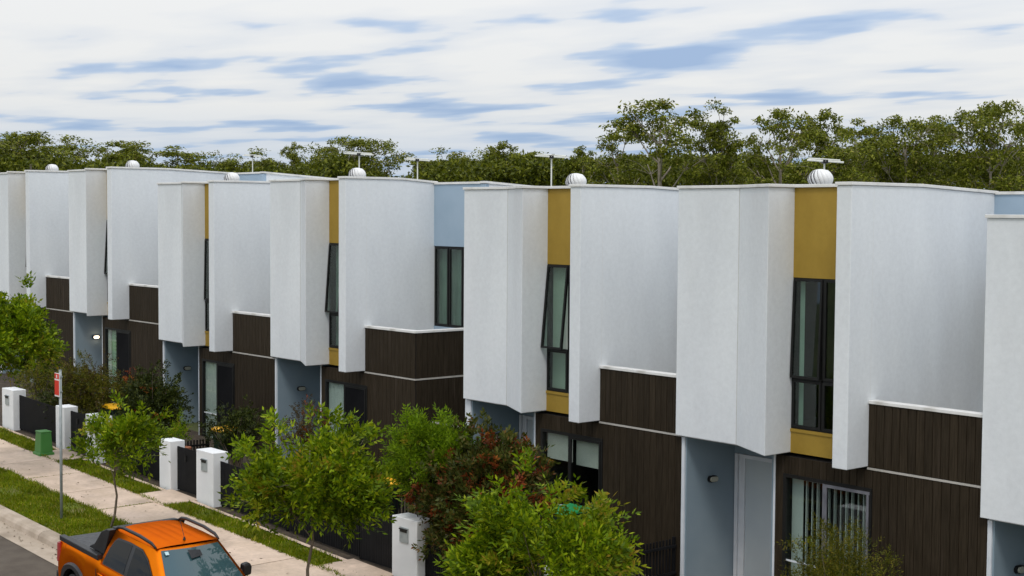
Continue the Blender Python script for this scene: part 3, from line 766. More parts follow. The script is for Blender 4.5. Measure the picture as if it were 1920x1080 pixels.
S = tag(empty('street_sign', (-15.18, -7.22, gz(-15.18))), 'red and white parking sign on a grey pole on the verge', 'sign')
MB().tube([(0, 0, -.1), (0, 0, 3.17)], .03, 12).build('pole', 'galv', S, smooth=True)
MB().tube([(0, 0, 3.171), (0, 0, 3.19)], .033, 12).build('pole_cap', 'galv', S)
pb = MB().box(-.19, .05, -.045, -.033, 2.62, 3.12).build('plate', 'sign_white', S, bevel=.003)
MB().box(-.18, .04, -.0482, -.0452, 2.655, 2.965).box(-.18, .04, -.0482, -.0452, 3.0, 3.108).build('red_panel', 'sign_red', pb)
MB().box(-.095, -.045, -.0512, -.0484, 3.02, 3.082).build('symbol', 'sign_white', pb)
for zz in (2.72, 3.03): MB().box(-.05, .04, -.033, .034, zz, zz+.03).build('clamp', 'galv', S)

# ------------------------------------------------------------------ foliage
def frond_leaves(rg, P, D, nl, length, ll, lw, droop=.25, spread=.75):
    """P: (n,3) twig bases, D: (n,3) twig directions -> leaflet quads along each twig"""
    n = len(P); D = D/np.linalg.norm(D, axis=1, keepdims=True)
    ref = rg.normal(size=(n, 3)); S_ = np.cross(D, ref); S_ /= np.linalg.norm(S_, axis=1, keepdims=True)
    U_ = np.cross(S_, D)
    out_ = []
    for k in range(nl):
        t_ = (k+.6)/nl; side = 1 if k % 2 else -1
        if k == nl-1: side = 0
        L_ = length*rg.uniform(.8, 1.2, (n, 1))
        b_ = P + D*L_*t_ - np.array([[0, 0, 1]])*droop*L_*t_*t_ + rg.normal(0, .006, (n, 3))
        d = D*rg.uniform(.5, .9, (n, 1)) + S_*side*spread*rg.uniform(.7, 1.2, (n, 1)) + U_*rg.uniform(-.25, .35, (n, 1))
        d[:, 2] -= droop*.4
        d /= np.linalg.norm(d, axis=1, keepdims=True)
        w = np.cross(d, U_ + rg.normal(0, .35, (n, 3))); w /= np.linalg.norm(w, axis=1, keepdims=True)
        l_ = ll*rg.uniform(.7, 1.25, (n, 1)); w = w*lw*rg.uniform(.8, 1.2, (n, 1))*.5
        m_ = b_ + d*l_*.45
        out_.append(np.stack([b_, m_+w, b_+d*l_, m_-w], 1))
    return np.concatenate(out_, 0)            # (n*nl,4,3)
def shell_points(rg, n, rad, inner=.45, zmin=-1.0):
    d = rg.normal(size=(n*4, 3)); d /= np.linalg.norm(d, axis=1, keepdims=True)
    d = d[d[:, 2] > zmin][:n]
    r = inner + (1-inner)*rg.uniform(0, 1, (len(d), 1))**.6
    return d*r*np.array(rad), d
def plant_mesh(name, rg, centres, dirs, per, nl, length, ll, lw, mats, tipfrac=.12, droop=.25, spread=.75, up=.5, jit=.045):
    C_ = np.repeat(centres, per, 0); D_ = np.repeat(dirs, per, 0)
    C_ = C_ + rg.normal(0, jit, C_.shape)
    D_ = D_*.55 + rg.normal(0, .5, D_.shape) + np.array([[0, 0, up]])
    tip_c = rg.uniform(0, 1, len(centres)) < tipfrac
    tip = np.repeat(tip_c, per)
    Q = frond_leaves(rg, C_, D_, nl, length, ll, lw, droop, spread)
    mi = np.tile(tip.astype(int), nl)
    return fastmesh(name, Q.reshape(-1, 3), np.arange(len(Q)*4).reshape(-1, 4), mats, mi)
def woody(mb, rg, base, top, r0, targets, n=7, wob=.04):
    base = np.array(base, float); top = np.array(top, float)
    k = 6; pts = []
    for i in range(k+1):
        t_ = i/k; pts.append(base*(1-t_)+top*t_ + (rg.normal(0, wob, 3)*np.array([1, 1, 0]) if 0 < i else 0))
    mb.tube(pts, [r0*(1-.7*i/k) for i in range(k+1)], n)
    for tg in targets:
        t_ = rg.uniform(.62, .98); i = min(int(t_*k), k-1)
        s_ = pts[i]; mid = s_*.5 + np.array(tg)*.5 + np.array([0, 0, -.06]) + rg.normal(0, wob, 3)
        mb.tube([s_, mid, tg], [r0*.42*(1-.5*t_), r0*.25, r0*.09], 5, cap=False)
def street_tree(x, y, h, rad, zc, seed, label, nclump=150, per=6, lean=(0, 0), name='street_tree', mats=('leaf_street', 'leaf_tip'), lump=7,
                leaf=(.075, .036), length=.24, nl=10, trunk=.035, inner=.35, tip=.09, up=.55, group='young street trees along the verge'):
    rg = np.random.default_rng(seed)
    T = tag(empty(name, (x, y, gz(x))), label, 'tree', group)
    # crown: a few uneven lobes with gaps between them
    lob_d = rg.normal(size=(lump, 3)); lob_d[:, 2] = np.abs(lob_d[:, 2])*1.1 - .55; lob_d /= np.linalg.norm(lob_d, axis=1, keepdims=True)
    cs = []; ds = []
    base_c = np.array([lean[0], lean[1], zc])
    for i in range(lump):
        c = lob_d[i]*np.array(rad)*rg.uniform(.48, .84)
        rr = np.array(rad)*rg.uniform(.26, .46)*np.array([1, 1, 1.15])
        p, d = shell_points(rg, nclump//lump, rr, .35)
        cs.append(p+c); ds.append(d*.6+lob_d[i]*.7)
    p, d = shell_points(rg, nclump//5, np.array(rad)*.6, .1); cs.append(p); ds.append(d)
    # leading shoots that break the outline
    ns_ = max(5, nclump//11)
    p, d = shell_points(rg, ns_, np.array(rad)*1.08, .88, -.3); cs.append(p); ds.append(d)
    C_ = np.concatenate(cs) + base_c; D_ = np.concatenate(ds)
    me = plant_mesh('crown', rg, C_, D_, per, nl, length, leaf[0], leaf[1], list(mats), tip, up=up)
    link('crown', me, T)
    mb = MB(); sel = C_[rg.choice(len(C_), min(34, len(C_)), replace=False)]
    woody(mb, rg, (0, 0, -.05), (lean[0]*.7, lean[1]*.7, zc+rad[2]*.5), trunk, sel)
    mb.build('trunk', 'bark', T, smooth=True)
    return T
street_tree(-6.0, -6.9, 3.55, (1.18, 1.18, 1.12), 2.36, 11, 'rounded young street tree in the middle, beside the ute', nclump=215, per=7, lump=13, leaf=(.108, .044), length=.32, nl=10)
street_tree(-.25, -6.9, 3.7, (1.0, 1.0, 1.15), 2.30, 29, 'nearest street tree, bright green, cut by the bottom edge', nclump=185, per=7, lump=9, leaf=(.105, .036), length=.36, nl=12)
street_tree(-13.85, -6.75, 2.8, (.72, .76, .80), 1.85, 37, 'small thin young tree rising behind the ute tray', nclump=80, per=5, lump=6, trunk=.03, lean=(.5, .12), leaf=(.105, .045), length=.30, nl=10)
street_tree(-20.15, -6.8, 4.4, (1.3, 1.3, 1.5), 3.25, 41, 'large leafy street tree at the left edge', nclump=290, per=7, lump=14, trunk=.05, leaf=(.115, .05), length=.32, nl=10, tip=.08)

def shrub(x, y, rad, zc, seed, label, mats, nclump, per, leaf, length, nl, tip=.0, up=.4, inner=.4, name='shrub', cat='shrub', jit=.08, droop=.2, spread=.75, lump=6, spike=.1):
    rg = np.random.default_rng(seed)
    T = tag(empty(name, (x, y, gz(x))), label, cat, 'garden shrubs in front of the houses')
    cs = []; ds = []
    for i in range(lump):
        d0 = rg.normal(size=3); d0[2] = abs(d0[2])*.8-.25; d0 /= np.linalg.norm(d0)
        p, d = shell_points(rg, nclump//lump, np.array(rad)*rg.uniform(.45, .65), inner)
        cs.append(p+d0*np.array(rad)*rg.uniform(.3, .52)); ds.append(d*.7+d0*.5)
    k = max(3, int(nclump*spike)); p, d = shell_points(rg, k, np.array(rad)*1.0, .9, .0); cs.append(p); ds.append(d)
    C_ = np.concatenate(cs) + np.array([0, 0, zc]); D_ = np.concatenate(ds)
    keep = C_[:, 2] > .05; C_ = C_[keep]; D_ = D_[keep]
    link('foliage', plant_mesh('foliage', rg, C_, D_, per, nl, length, leaf[0], leaf[1], list(mats), tip, droop, spread, up, jit), T)
    mb = MB()
    for q in C_[rg.choice(len(C_), min(22, len(C_)), replace=False)]:
        b0 = rg.normal(0, .06, 3)*np.array([1, 1, 0])
        mb.tube([b0, q*np.array([.4, .4, .55]) + rg.normal(0, .03, 3), q], [.018, .011, .004], 5, cap=False)
    mb.build('stems', 'bark', T, smooth=True)
    return T
# nearest house and its neighbour
shrub(-5.75, -3.4, (1.5, 1.15, 1.5), 1.5, 51, 'tall dark bush with red new leaves in front of the half lowered blinds', ('leaf_photinia', 'leaf_red'), 560, 7, (.10, .042), .17, 8, tip=.22, up=.5, lump=14, spike=.05)
shrub(-7.0, -3.55, (.92, .8, 1.0), 2.0, 52, 'bright feathery green bush beside the red tipped bush', ('leaf_feather', 'leaf_tip'), 300, 8, (.095, .024), .24, 11, tip=.05, up=.8, lump=9)
shrub(.62, -1.5, (.85, .7, 1.0), 1.15, 53, 'fine leaved olive bush in front of the vertical blinds', ('leaf_olive', 'leaf_tip'), 210, 8, (.055, .013), .24, 12, tip=.05, up=.9, lump=7, spike=.2)
shrub(-5.0, -3.0, (.7, .6, .8), .8, 54, 'low dark shrub under the nearest street tree', ('leaf_dark', 'leaf_street'), 90, 6, (.06, .03), .15, 8, tip=.1)
# end house garden
shrub(-13.6, -3.1, (.9, .5, .62), .55, 61, 'low dark shrub behind the fence, left of the middle tree', ('leaf_dark', 'leaf_street'), 110, 6, (.06, .03), .14, 8, tip=.12)
shrub(-16.9, -2.1, (.75, .7, .85), 1.0, 62, 'dark dense shrub above the gate behind the ute', ('leaf_dark', 'leaf_dark'), 150, 6, (.055, .03), .13, 8, up=.3)
shrub(-14.5, -1.6, (.6, .6, 1.0), 1.15, 63, 'thin brownish shrub against the brown wall', ('leaf_brown', 'leaf_red'), 80, 5, (.05, .025), .18, 8, tip=.1, up=.7, spike=.25)
shrub(-12.0, -2.3, (.9, .8, 1.0), 1.1, 64, 'dark bush behind the middle street tree', ('leaf_dark', 'leaf_olive'), 120, 6, (.06, .03), .15, 8, tip=.2)
shrub(-10.5, -3.2, (.55, .5, .6), .95, 65, 'grey green shrub with a few orange flowers beside the bin', ('leaf_olive', 'leaf_red'), 70, 6, (.06, .02), .16, 8, tip=.06)
shrub(-17.6, -3.3, (.25, .22, .6), .95, 66, 'slender pale green plant beside the terracotta pot', ('leaf_feather', 'leaf_tip'), 26, 5, (.06, .02), .2, 9, tip=.2, up=1.2, spike=.3)
shrub(-11.3, -3.35, (.9, .35, .5), .45, 67, 'low clipped shrub behind the black front fence', ('leaf_dark', 'leaf_olive'), 90, 6, (.05, .025), .13, 8, tip=.1)
# next gardens
shrub(-20.15, -2.7, (.98, .9, 1.2), 1.22, 71, 'large dark shrub with reddish tips right of the green curtain', ('leaf_dark', 'leaf_red'), 330, 7, (.07, .035), .16, 8, tip=.03, up=.5, lump=11, spike=.06)
shrub(-19.2, -3.3, (1.0, .45, .6), .6, 72, 'dark hedge behind the fence of the young tree', ('leaf_dark', 'leaf_dark'), 110, 6, (.06, .03), .14, 8)
shrub(-18.6, -4.3, (.5, .14, .3), .2, 74, 'small weedy plants at the foot of the fence', ('leaf_street', 'leaf_tip'), 40, 5, (.06, .025), .13, 7, tip=.1)
shrub(-23.7, -2.6, (1.4, 1.0, 1.1), 1.2, 73, 'wide olive brown shrub behind the sign post', ('leaf_olive', 'leaf_brown'), 380, 7, (.06, .024), .20, 9, tip=.3, up=.6, lump=12, spike=.08)
shrub(-26.6, -3.0, (1.1, .8, 1.0), 1.2, 75, 'yellowish brown shrub left of the sign post', ('leaf_olive', 'leaf_tip'), 140, 6, (.06, .025), .18, 8, tip=.12)
shrub(-24.4, -3.45, (1.1, .4, .55), .6, 76, 'dark hedge behind the utility box', ('leaf_dark', 'leaf_olive'), 110, 6, (.06, .03), .14, 8, tip=.1)

pt = tag(empty('flower_pot', (-17.95, -2.9, gz(-17.95))), 'small terracotta pot behind the slim white pillar', 'pot')
MB().tube([(0, 0, .35), (0, 0, .62), (0, 0, .62), (0, 0, .68)], [.10, .15, .17, .17], 16).build('pot', 'terracotta', pt)
MB().box(-.2, .2, -.2, .2, -.05, .35).build('stand', 'concrete', pt)

# ------------------------------------------------------------------ the orange ute
car = tag(empty('pickup_truck', (-7.4, -8.9, gz(-7.4)-.155)), 'orange dual cab ute with black roof rails parked at the kerb', 'pickup truck')
car.rotation_euler = (0, math.atan(SL)+R(1.0), 0); car.scale = (.84, .84, .985)
WX = (-1.78, 1.75); WR = .40
def smooth_(t_): t_ = max(0, min(1, t_)); return t_*t_*(3-2*t_)
def halfw(x): return .965 - .05*smooth_((-2.35-x)/.35) - .13*smooth_((x-2.3)/.65)
def ztop(x):
    if x < -.72: return 1.255
    if x < 1.9: return 1.205
    return 1.205 - .06*(x-1.9) - .10*smooth_((x-2.55)/.4)
def zbot(x):
    b_ = .42 + .06*smooth_((-2.1-x)/.4)
    for wx in WX:
        d = abs(x-wx)
        if d < .52: b_ = max(b_, WR+math.sqrt(.52**2-d*d)*.98)
    return b_
stx = sorted(set([round(a, 3) for a in list(np.linspace(-2.62, 2.92, 45)) + [wx+s*.52*math.cos(t_) for wx in WX for s in (-1, 1) for t_ in np.linspace(0, 1.57, 9)]]))
prof = [(-.035, .0), (-.005, .30), (0, .50), (0, .66), (-.02, .80), (-.022, .84), (-.05, .95), (-.085, 1.0)]
mb = MB(); vv = []; ff = []; K = len(prof)
for x in stx:
    for s in (-1, 1):
        for j, (dy, t_) in enumerate(prof):
            z = zbot(x) + (ztop(x)-zbot(x))*t_ if zbot(x) > .6 else .42 + (ztop(x)-.42)*t_
            z = max(z, zbot(x)+.004*j)
            vv.append((x, s*(halfw(x)+dy), z))
for i in range(len(stx)-1):
    for s in (0, 1):
        for j in range(K-1):
            a = i*2*K+s*K+j; b_ = a+2*K
            ff.append((a, b_, b_+1, a+1) if s == 0 else (a, a+1, b_+1, b_))
    a = i*2*K+K-1; b_ = a+K
    ff.append((a, a+2*K, b_+2*K, b_))
e0 = list(range(0, K)) + list(range(2*K-1, K-1, -1)); ff.append(tuple(e0))
k0 = (len(stx)-1)*2*K; ff.append(tuple(k0+q for q in e0[::-1]))
body = mb.add(vv, ff).build('body', 'car_orange', car, smooth=True)
es = body.modifiers.new('es', 'EDGE_SPLIT'); es.split_angle = R(38)
MB().box(-2.5, 2.7, -.80, .80, .34, 1.12).build('underbody', 'car_black', car)
# shoulder crease and shut lines
for s in (-1, 1):
    for x in (-.74, .42, 1.62):
        MB().box(x-.006, x+.006, s*.9665-.004, s*.9665+.004, .50, 1.12).build('shut_line', 'car_black', body)
    MB().prism([(-.78, 1.145), (-2.5, 1.145), (-2.5, 1.165), (-.78, 1.165)], s*.945-.004, s*.945+.004, 'y').build('crease', 'car_black', body) if False else None
# cab
def cabsec(t_):                                        # 0 belt .. 1 roof edge
    return dict(w=.905-.235*t_**1.15, xr=-.74+.20*t_, xf=1.98-.84*t_)
levels = [0, .25, .5, .75, .92, 1.0]
vv = []; ff = []
for t_ in levels:
    c = cabsec(t_); z = 1.20+.575*t_ + (0 if t_ < 1 else 0)
    cf = .07*(1-.4*t_)
    ring = [(c['xr'], -c['w']+.05), (c['xr']+.05, -c['w']), (.4, -c['w']-.012), (c['xf']-.10, -c['w']+.01), (c['xf'], -c['w']+.10), (c['xf']+cf, 0),
            (c['xf'], c['w']-.10), (c['xf']-.10, c['w']-.01), (.4, c['w']+.012), (c['xr']+.05, c['w']), (c['xr'], c['w']-.05), (c['xr']-.02, 0)]
    vv += [(x, y, z) for x, y in ring]
nr = 12
for i in range(len(levels)-1):
    for k in range(nr): ff.append((i*nr+k, i*nr+(k+1) % nr, (i+1)*nr+(k+1) % nr, (i+1)*nr+k))
# roof skin
c = cabsec(1.0)
grid = []
gx = np.linspace(c['xr'], c['xf'], 12); gy = np.linspace(-1, 1, 23)
k0 = len(vv)
cab = MB().add(vv, ff).build('cab', 'car_orange', car, smooth=True)
es = cab.modifiers.new('es', 'EDGE_SPLIT'); es.split_angle = R(50)
rv = []; rf = []
for i, x in enumerate(gx):
    for j, q in enumerate(gy):
        edge = (1-q**4); u = (x-gx[0])/(gx[-1]-gx[0])
        xx = x + (.045*(1-q*q) if i == len(gx)-1 else 0) - (.02*(1-q*q) if i == 0 else 0)
        z = 1.775 + .065*edge*math.sin(math.pi*min(1, max(0, .12+.80*u)))**.5
        rib = 0
        if .12 < u < .86: rib = .010*(1 if min(abs(q-r0) for r0 in (-.54, -.27, 0, .27, .54)) < .05 else 0)
        rv.append((xx, q*(c['w']-.0), z+rib))
for i in range(len(gx)-1):
    for j in range(len(gy)-1): a = i*23+j; rf.append((a, a+23, a+24, a+1))
MB().add(rv, rf).build('roof', 'car_orange', car, smooth=True)
def sidept(x, t_, s, off=.008):
    w = cabsec(t_)['w']; return (x, s*(w+off+.010*(1-abs(x-.4)/1.2)), 1.20+.575*t_)
for s in (-1, 1):
    # window surround, glasses
    def side_panel(xs_p, lo_p, hi_p, off, name, mat):
        vv_ = []; ff_ = []; nt_ = 6
        for x, a_, b2 in zip(xs_p, lo_p, hi_p):
            for k in range(nt_+1): vv_.append(sidept(x, a_+(b2-a_)*k/nt_, s, off))
        for i in range(len(xs_p)-1):
            for k in range(nt_): q = i*(nt_+1)+k; ff_.append((q, q+nt_+1, q+nt_+2, q+1) if s < 0 else (q, q+1, q+nt_+2, q+nt_+1))
        MB().add(vv_, ff_).build(name, mat, cab)
    upper_ = lambda x, m_: float(np.interp(x, [-.58, -.50, -.40, -.28, .2, .72, 1.02, 1.3, 1.62], [.10, .45, .72, .86, .90, .88, .72, .45, .08])) - m_
    xs_w = list(np.linspace(-.58, 1.62, 23)); side_panel(xs_w, [.045]*23, [max(.05, upper_(x, 0)) for x in xs_w], .009, 'window_surround', 'car_black')
    xs_w = list(np.linspace(-.52, .34, 12)); side_panel(xs_w, [.085]*12, [max(.09, upper_(x, .05)) for x in xs_w], .014, 'side_window', 'car_glass')
    xs_w = list(np.linspace(.48, 1.50, 12)); side_panel(xs_w, [.085]*12, [max(.09, upper_(x, .05)) for x in xs_w], .014, 'side_window', 'car_glass')
    # roof rail
    rr = [(-.52, s*.655, 1.795), (-.40, s*.66, 1.845), (-.2, s*.665, 1.868), (.5, s*.665, 1.868), (.95, s*.655, 1.835), (1.12, s*.645, 1.785)]
    MB().tube(rr, [.02, .028, .03, .03, .028, .018], 8).build('roof_rail', 'car_black', car, smooth=True)
    # mirror
    mr_ = MB().tube([(1.40, s*.92, 1.24), (1.42, s*1.0, 1.27)], .035, 8).build('mirror', 'car_black', car)
    MB().prism([(s*.98, 1.18), (s*1.16, 1.20), (s*1.17, 1.34), (s*1.12, 1.40), (s*.99, 1.38)], 1.34, 1.50, 'x').build('mirror_housing', 'car_black', mr_, bevel=.03)
    for x in (-.52, .66):
        hd = MB().tube([(x-.10, s*.975, 1.06), (x-.07, s*.995, 1.065), (x+.07, s*.995, 1.065), (x+.10, s*.975, 1.06)], .017, 6).build('door_handle', 'car_orange', car, smooth=True)
    # arches
    for wx in WX:
        av = []; af = []; nA = 16
        for k in range(nA+1):
            t_ = math.pi*(-.06 + 1.12*k/nA)
            cx, cz = math.cos(t_), math.sin(t_)
            sq = 1/max(abs(cx), abs(cz))**.35
            for r_0, yy in ((.50, .90), (.50, 1.005), (.565*sq, 1.005), (.60*sq, .95)):
                av.append((wx+cx*r_0, s*yy, max(WR + cz*r_0, .33)))
        for k in range(nA):
            for j in range(3): a = k*4+j; af.append((a, a+4, a+5, a+1))
        MB().add(av, af).build('arch_flare', 'car_black', car)
        wl_ = MB().tube([(0, -.13, 0), (0, -.115, 0), (0, .115, 0), (0, .13, 0)], [WR-.05, WR, WR, WR-.05], 28).build('wheel', 'car_rubber', car, loc=(wx, s*.84, WR))
        rim = MB()
        rim.tube([(0, s*.10, 0), (0, s*.135, 0)], [.27, .265], 24)
        for k in range(5):
            t_ = 2*math.pi*k/5; rim.tube([(0, s*.14, 0), (.24*math.cos(t_), s*.145, .24*math.sin(t_))], [.05, .035], 6)
        rim.build('rim', 'car_silver', wl_)
    # tail light and headlight
    MB().prism([(-2.63, .86), (-2.63, 1.20), (-2.50, 1.22), (-2.46, 1.0), (-2.54, .86)], s*.83, s*.945, 'y').build('tail_light', 'car_red', car, bevel=.015)
    MB().prism([(2.90, .86), (2.93, .99), (2.55, 1.06), (2.45, .96)], s*.52, s*.86, 'y').build('headlight', 'car_silver', car, bevel=.02)
    # bed rail cap and sports bar
    MB().prism([(-2.56, 1.24), (-2.57, 1.33), (-.80, 1.33), (-.78, 1.24)], s*.80, s*.925, 'y').build('bed_rail', 'car_black', car, bevel=.015)
    MB().prism([(-.75, 1.33), (-1.42, 1.33), (-1.40, 1.36), (-1.18, 1.44), (-.88, 1.70), (-.66, 1.78), (-.50, 1.79), (-.56, 1.66)], s*.64, s*.80, 'y').build('sports_bar', 'car_black', car, bevel=.03)
    MB().box(-2.45, 2.0, s*.90-.02, s*.98 if s > 0 else s*.98, .40, .46).build('sill', 'car_black', car) if False else None
MB().prism([(-.50, 1.72), (-.66, 1.72), (-.70, 1.80), (-.52, 1.815)], -.66, .66, 'y').build('sports_hoop', 'car_black', car, bevel=.015)
MB().box(-2.55, -.74, -.80, .80, 1.25, 1.285).build('tray_cover', 'car_cover', car, bevel=.006)
for k in range(14): MB().box(-2.5+k*.125, -2.47+k*.125+.09, -.79, .79, 1.285, 1.289).build('cover_slat', 'car_cover', car)
# windscreen
wv_ = []
for t_, zoff in ((.06, 0), (.94, 0)):
    c = cabsec(t_); z = 1.20+.575*t_
    for q in np.linspace(-1, 1, 9): wv_.append((c['xf']+.07*(1-.4*t_)*(1-abs(q)) + .006 + (.03*(1-q*q) if True else 0), q*(c['w']-.10), z+.012))
wf = [(k, k+1, k+10, k+9) for k in range(8)]
ws = MB().add(wv_, wf).build('windscreen', 'windscreen', cab, smooth=True)
c = cabsec(.86); MB().box(-.035, .035, -.035, .035, -.002, .002).build('sticker', 'sticker', ws, loc=(c['xf']+.045, -c['w']+.19, 1.20+.575*.86+.03), rot=(0, R(34), 0))
c = cabsec(.80); MB().prism([(-.10, -.12), (-.06, .12), (.06, .12), (.10, -.12)], -.002, .002).build('mirror_mount', 'car_black', ws, loc=(c['xf']+.115, 0, 1.20+.575*.80+.028), rot=(0, R(34), R(90)) if False else (0, R(34), 0))
c = cabsec(0); MB().box(1.96, 2.06, -.78, .78, 1.19, 1.225).build('cowl', 'car_black', car, bevel=.02)
for s in (-.5, .2): MB().tube([(2.0, s, 1.235), (1.93, s+.5, 1.285)], .009, 6).build('wiper', 'car_black', car)
# hood crown, grille, bumpers
hv = []; hf = []
for i, x in enumerate(np.linspace(2.02, 2.86, 8)):
    for j, q in enumerate(np.linspace(-1, 1, 9)): hv.append((x, q*(halfw(x)-.12), ztop(x)+.004+.035*(1-q**4)))
for i in range(7):
    for j in range(8): a = i*9+j; hf.append((a, a+9, a+10, a+1))
MB().add(hv, hf).build('bonnet', 'car_orange', car, smooth=True)
MB().box(2.86, 2.95, -.50, .50, .78, 1.02).build('grille', 'car_black', car, bevel=.02)
MB().box(2.75, 3.0, -.86, .86, .42, .72).build('front_bumper', 'car_black', car, bevel=.05)
MB().box(-2.78, -2.55, -.90, .90, .46, .68).build('rear_bumper', 'car_black', car, bevel=.04)
MB().box(-2.645, -2.61, -.80, .80, .72, 1.22).build('tailgate', 'car_orange', car, bevel=.01)
an = MB().tube([(.98, .0, 1.825), (.98, 0, 1.865)], [.03, .014], 10).build('antenna_base', 'car_black', car)
MB().tube([(.98, 0, 1.86), (.80, 0, 2.10)], .006, 6).build('antenna_rod', 'car_black', an)

# ------------------------------------------------------------------ trees beyond the houses
def bearing(px, dist):
    """ground point at a given distance along the horizontal bearing of an image column"""
    d = FW + RT2*((px-960)/FPX); d.z = 0; d.normalize()
    return Vector((CAM.x+d.x*dist, CAM.y+d.y*dist, 0))
def height_at(px, py, dist):
    d = FW + RT2*((px-960)/FPX) - UP2*((py-540)/FPX)
    return CAM.z + d.z/math.hypot(d.x, d.y)*dist
def leaf_quads(rg, C_, per, rad, size, droop=.6):
    n = len(C_)*per
    c = np.repeat(C_, per, 0); rr = np.repeat(rad, per)[:, None]
    d = rg.normal(size=(n, 3)); d /= np.linalg.norm(d, axis=1, keepdims=True)
    d[:, 2] *= .62
    p = c + d*rr*rg.uniform(0, 1, (n, 1))**.45
    ax = rg.normal(size=(n, 3)); ax[:, 2] -= droop; ax /= np.linalg.norm(ax, axis=1, keepdims=True)
    w = np.cross(ax, rg.normal(size=(n, 3))); w /= np.linalg.norm(w, axis=1, keepdims=True)
    l_ = size*rg.uniform(.6, 1.3, (n, 1)); w = w*l_*.21
    return np.stack([p, p+ax*l_*.5+w, p+ax*l_, p+ax*l_*.5-w], 1)
def gum_meshes(seed, H_, W_, nb, open_, first):
    """tall gum: pale forked trunk, foliage in rounded masses at the limb ends"""
    rg = np.random.default_rng(seed); mb = MB(); cl = []; rd = []
    k = 8; bend = rg.normal(0, .03*H_, 2)
    tp = [np.array([bend[0]*math.sin(2.2*i/k), bend[1]*math.sin(1.7*i/k), H_*.8*i/k]) for i in range(k+1)]
    mb.tube(tp, [.20*(1-.8*i/k)*H_/14+.02 for i in range(k+1)], 7)
    for j in range(nb):
        t_ = first + (1-first)*(j+rg.uniform(0, .8))/nb; i = min(int(t_*k), k)
        s_ = tp[i]; a = j*2.4 + rg.uniform(-.5, .5)
        reach = W_*(1.05-.62*((t_-first)/(1-first))**1.4)*rg.uniform(.65, 1.1)
        e = s_ + np.array([math.cos(a)*reach, math.sin(a)*reach, H_*rg.uniform(.10, .22)])
        e[2] = min(e[2], H_*.97)
        m1 = s_*.6+e*.4 + np.array([0, 0, -.02*H_])
        mb.tube([s_, m1, e], [.075*H_/14, .055*H_/14, .02], 5, cap=False)
        for q in range(5 if open_ else 8):
            o_ = rg.normal(size=3)*np.array([.42, .42, .30])*W_*(.8 if open_ else 1.0)
            e2 = e + o_; cl.append(e2); rd.append(W_*rg.uniform(.22, .42)*(1 if open_ else 1.2))
            mb.tube([m1*.4+e*.6, e*.5+e2*.5, e2], [.03, .02, .008], 4, cap=False)
    for q in range(5): cl.append(tp[k] + rg.normal(size=3)*np.array([.28, .28, .10])*W_ + np.array([0, 0, H_*.12])); rd.append(W_*.3)
    C_ = np.array(cl); rd = np.array(rd)
    Q = leaf_quads(rg, C_, 90 if open_ else 110, rd, .30)
    cm = fastmesh('crown', Q.reshape(-1, 3), np.arange(len(Q)*4).reshape(-1, 4), 'leaf_gum')
    return cm, mb.mesh('trunk', 'gum_bark', True)
GM = [gum_meshes(101, 15, 2.3, 10, True, .55), gum_meshes(102, 15, 2.2, 11, True, .50), gum_meshes(103, 15, 2.5, 13, False, .40),
      gum_meshes(104, 15, 1.8, 8, True, .60), gum_meshes(105, 15, 2.7, 14, False, .42), gum_meshes(106, 15, 2.0, 12, False, .48)]
def gum(px, py, wpx, dist, kind, rot, label):
    p = bearing(px, dist); base = gz(max(-75, p.x)) ; top = height_at(px, py, dist)
    T = tag(empty('gum_tree', (p.x, p.y, base), rot), label, 'tree', 'gum trees beyond the houses')
    s = (top-base)/15.0
    ww = wpx/FPX*dist/ (2*(2.3, 2.2, 2.5, 1.8, 2.7, 2.0)[kind]*1.15)
    T.scale = (ww, ww, s)
    link('crown', GM[kind][0], T); link('trunk', GM[kind][1], T)
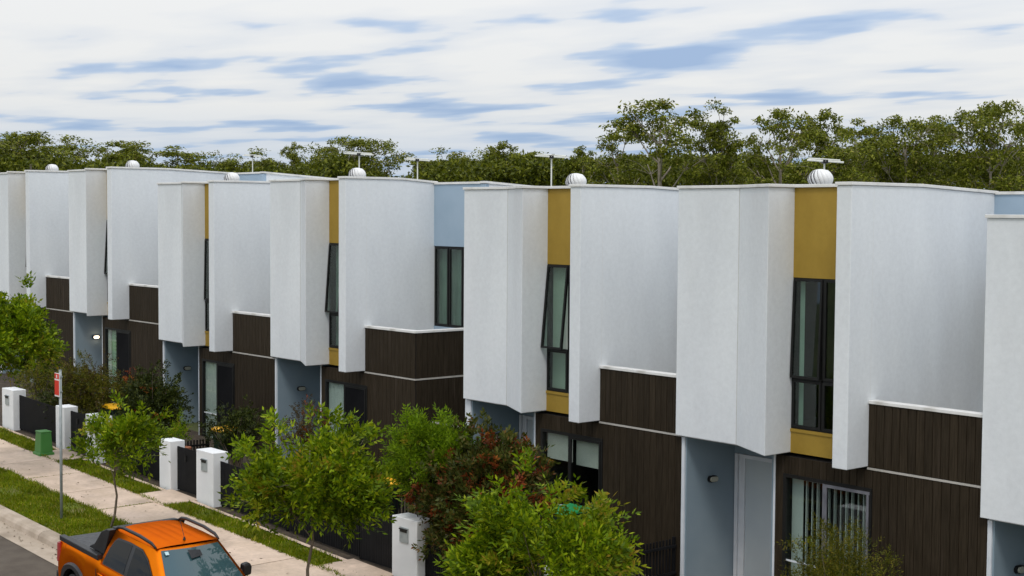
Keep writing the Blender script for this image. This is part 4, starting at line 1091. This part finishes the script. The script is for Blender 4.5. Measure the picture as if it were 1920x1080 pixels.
for g_ in [(1255, 172, 130, 78, 0, .3, 'tall gum with spreading crown, highest left of the roof gap on the right'),
           (1335, 210, 75, 80, 5, 1.2, 'gum tree close on the right of the tall spreading gum'),
           (1172, 233, 80, 82, 1, 2.1, 'lower gum leaning out left of the tall spreading gum'),
           (1455, 186, 105, 74, 0, 4.0, 'airy gum with bare pale trunk left of the nearest antenna'),
           (1540, 190, 70, 80, 3, .9, 'thin gum with small top tufts above the nearest antenna'),
           (1592, 222, 100, 78, 1, 5.1, 'rounded gum just right of the nearest antenna'),
           (1545, 262, 110, 72, 2, 2.2, 'leafy mid height gum directly behind the nearest antenna'),
           (1690, 212, 110, 76, 4, .2, 'bushy gum in the middle of the right hand group'),
           (1762, 216, 95, 82, 1, 3.3, 'gum with pale forked limbs right of the bushy gum'),
           (1865, 184, 120, 76, 4, 1.7, 'broad tall gum near the right edge'),
           (1918, 188, 95, 82, 0, 2.9, 'gum cut by the right edge'),
           (1640, 246, 90, 84, 3, 2.5, 'slim gum in the gap of the right hand group'),
           (1410, 275, 80, 84, 2, .5, 'low gum filling the dip left of the airy gum'),
           (1085, 264, 55, 88, 3, .1, 'small gum standing right of the second antenna'),
           (940, 254, 60, 92, 3, 1.0, 'small umbrella shaped gum above the middle trees'),
           (880, 284, 110, 96, 2, 4.4, 'rounded tree left of the umbrella shaped gum'),
           (985, 280, 110, 94, 4, 3.6, 'dense tree behind the second antenna'),
           (810, 290, 90, 98, 5, 2.0, 'tree on the right side of the sky gap'),
           (660, 262, 125, 92, 4, 5.5, 'dense rounded tree on the left side of the sky gap'),
           (615, 270, 70, 96, 1, 1.1, 'pale limbed gum against the dense rounded tree'),
           (553, 266, 36, 110, 3, 2.6, 'thin purplish gum left of the dense rounded tree'),
           (500, 300, 80, 112, 5, .8, 'low tree behind the farthest antenna'),
           (345, 282, 120, 118, 1, 3.9, 'scrubby gum above the highest parapet'),
           (420, 300, 90, 118, 2, 1.4, 'low tree left of the farthest antenna'),
           (205, 262, 110, 112, 0, 2.7, 'open crowned gum left of the vent on the highest parapet'),
           (250, 272, 60, 116, 3, .6, 'small gum behind the vent on the highest parapet'),
           (125, 268, 60, 112, 1, 5.0, 'gum standing above the leftmost vent'),
           (62, 252, 135, 106, 4, 1.9, 'large dense tree near the left edge'),
           (5, 258, 80, 110, 1, .4, 'gum cut by the left edge')]:
    gum(g_[0], g_[1]+1-(9 if g_[0] < 700 else 0), g_[2]*(1.22 if not 600 < g_[0] < 830 else 1.05), g_[3]*1.6, *g_[4:])
# the wood below them reads as one mass
rg = np.random.default_rng(77)
prof_x = [-300, 0, 60, 140, 230, 300, 400, 440, 520, 560, 640, 715, 735, 752, 772, 800, 900, 1000, 1100, 1150, 1250, 1350, 1400, 1440, 1500, 1600, 1700, 1800, 1920, 2250]
prof_y = [280, 285, 276, 305, 300, 312, 308, 316, 312, 305, 290, 322, 333, 333, 312, 302, 298, 292, 296, 296, 286, 294, 310, 306, 302, 300, 294, 288, 284, 284]
cl = []; rd = []; tr = MB()
for i in range(1500):
    px = rg.uniform(-250, 2200)
    dist = rg.uniform(140, 172) + 20*(px < 600)
    topz = height_at(px, np.interp(px, prof_x, prof_y)+rg.uniform(-6, 10), dist)
    if 700 < px < 782 and rg.uniform() < .93: continue
    p = bearing(px, dist); b0 = gz(max(-75, p.x))
    u = 1 - (0 if i % 2 else rg.uniform(0, 1)**1.5*.6)
    r_c = rg.uniform(1.3, 2.6)
    z = b0 + (topz-b0)*u - r_c*.62
    cl.append((p.x, p.y, max(z, b0+.6))); rd.append(r_c)
    if i % 7 == 0: tr.tube([(p.x, p.y, b0), (p.x+rg.normal(0, .3), p.y, max(z, b0+.6))], [.2, .1], 5, cap=False)
Q = leaf_quads(rg, np.array(cl), 150, np.array(rd), .55, .2)
wd = link('woodland', fastmesh('woodland', Q.reshape(-1, 3), np.arange(len(Q)*4).reshape(-1, 4), 'leaf_wood'))
tag(wd, 'dense green wood behind the row of houses', 'woodland', kind='stuff')
wt = tr.build('trunks', 'gum_bark', wd); tag(wt, kind='stuff')
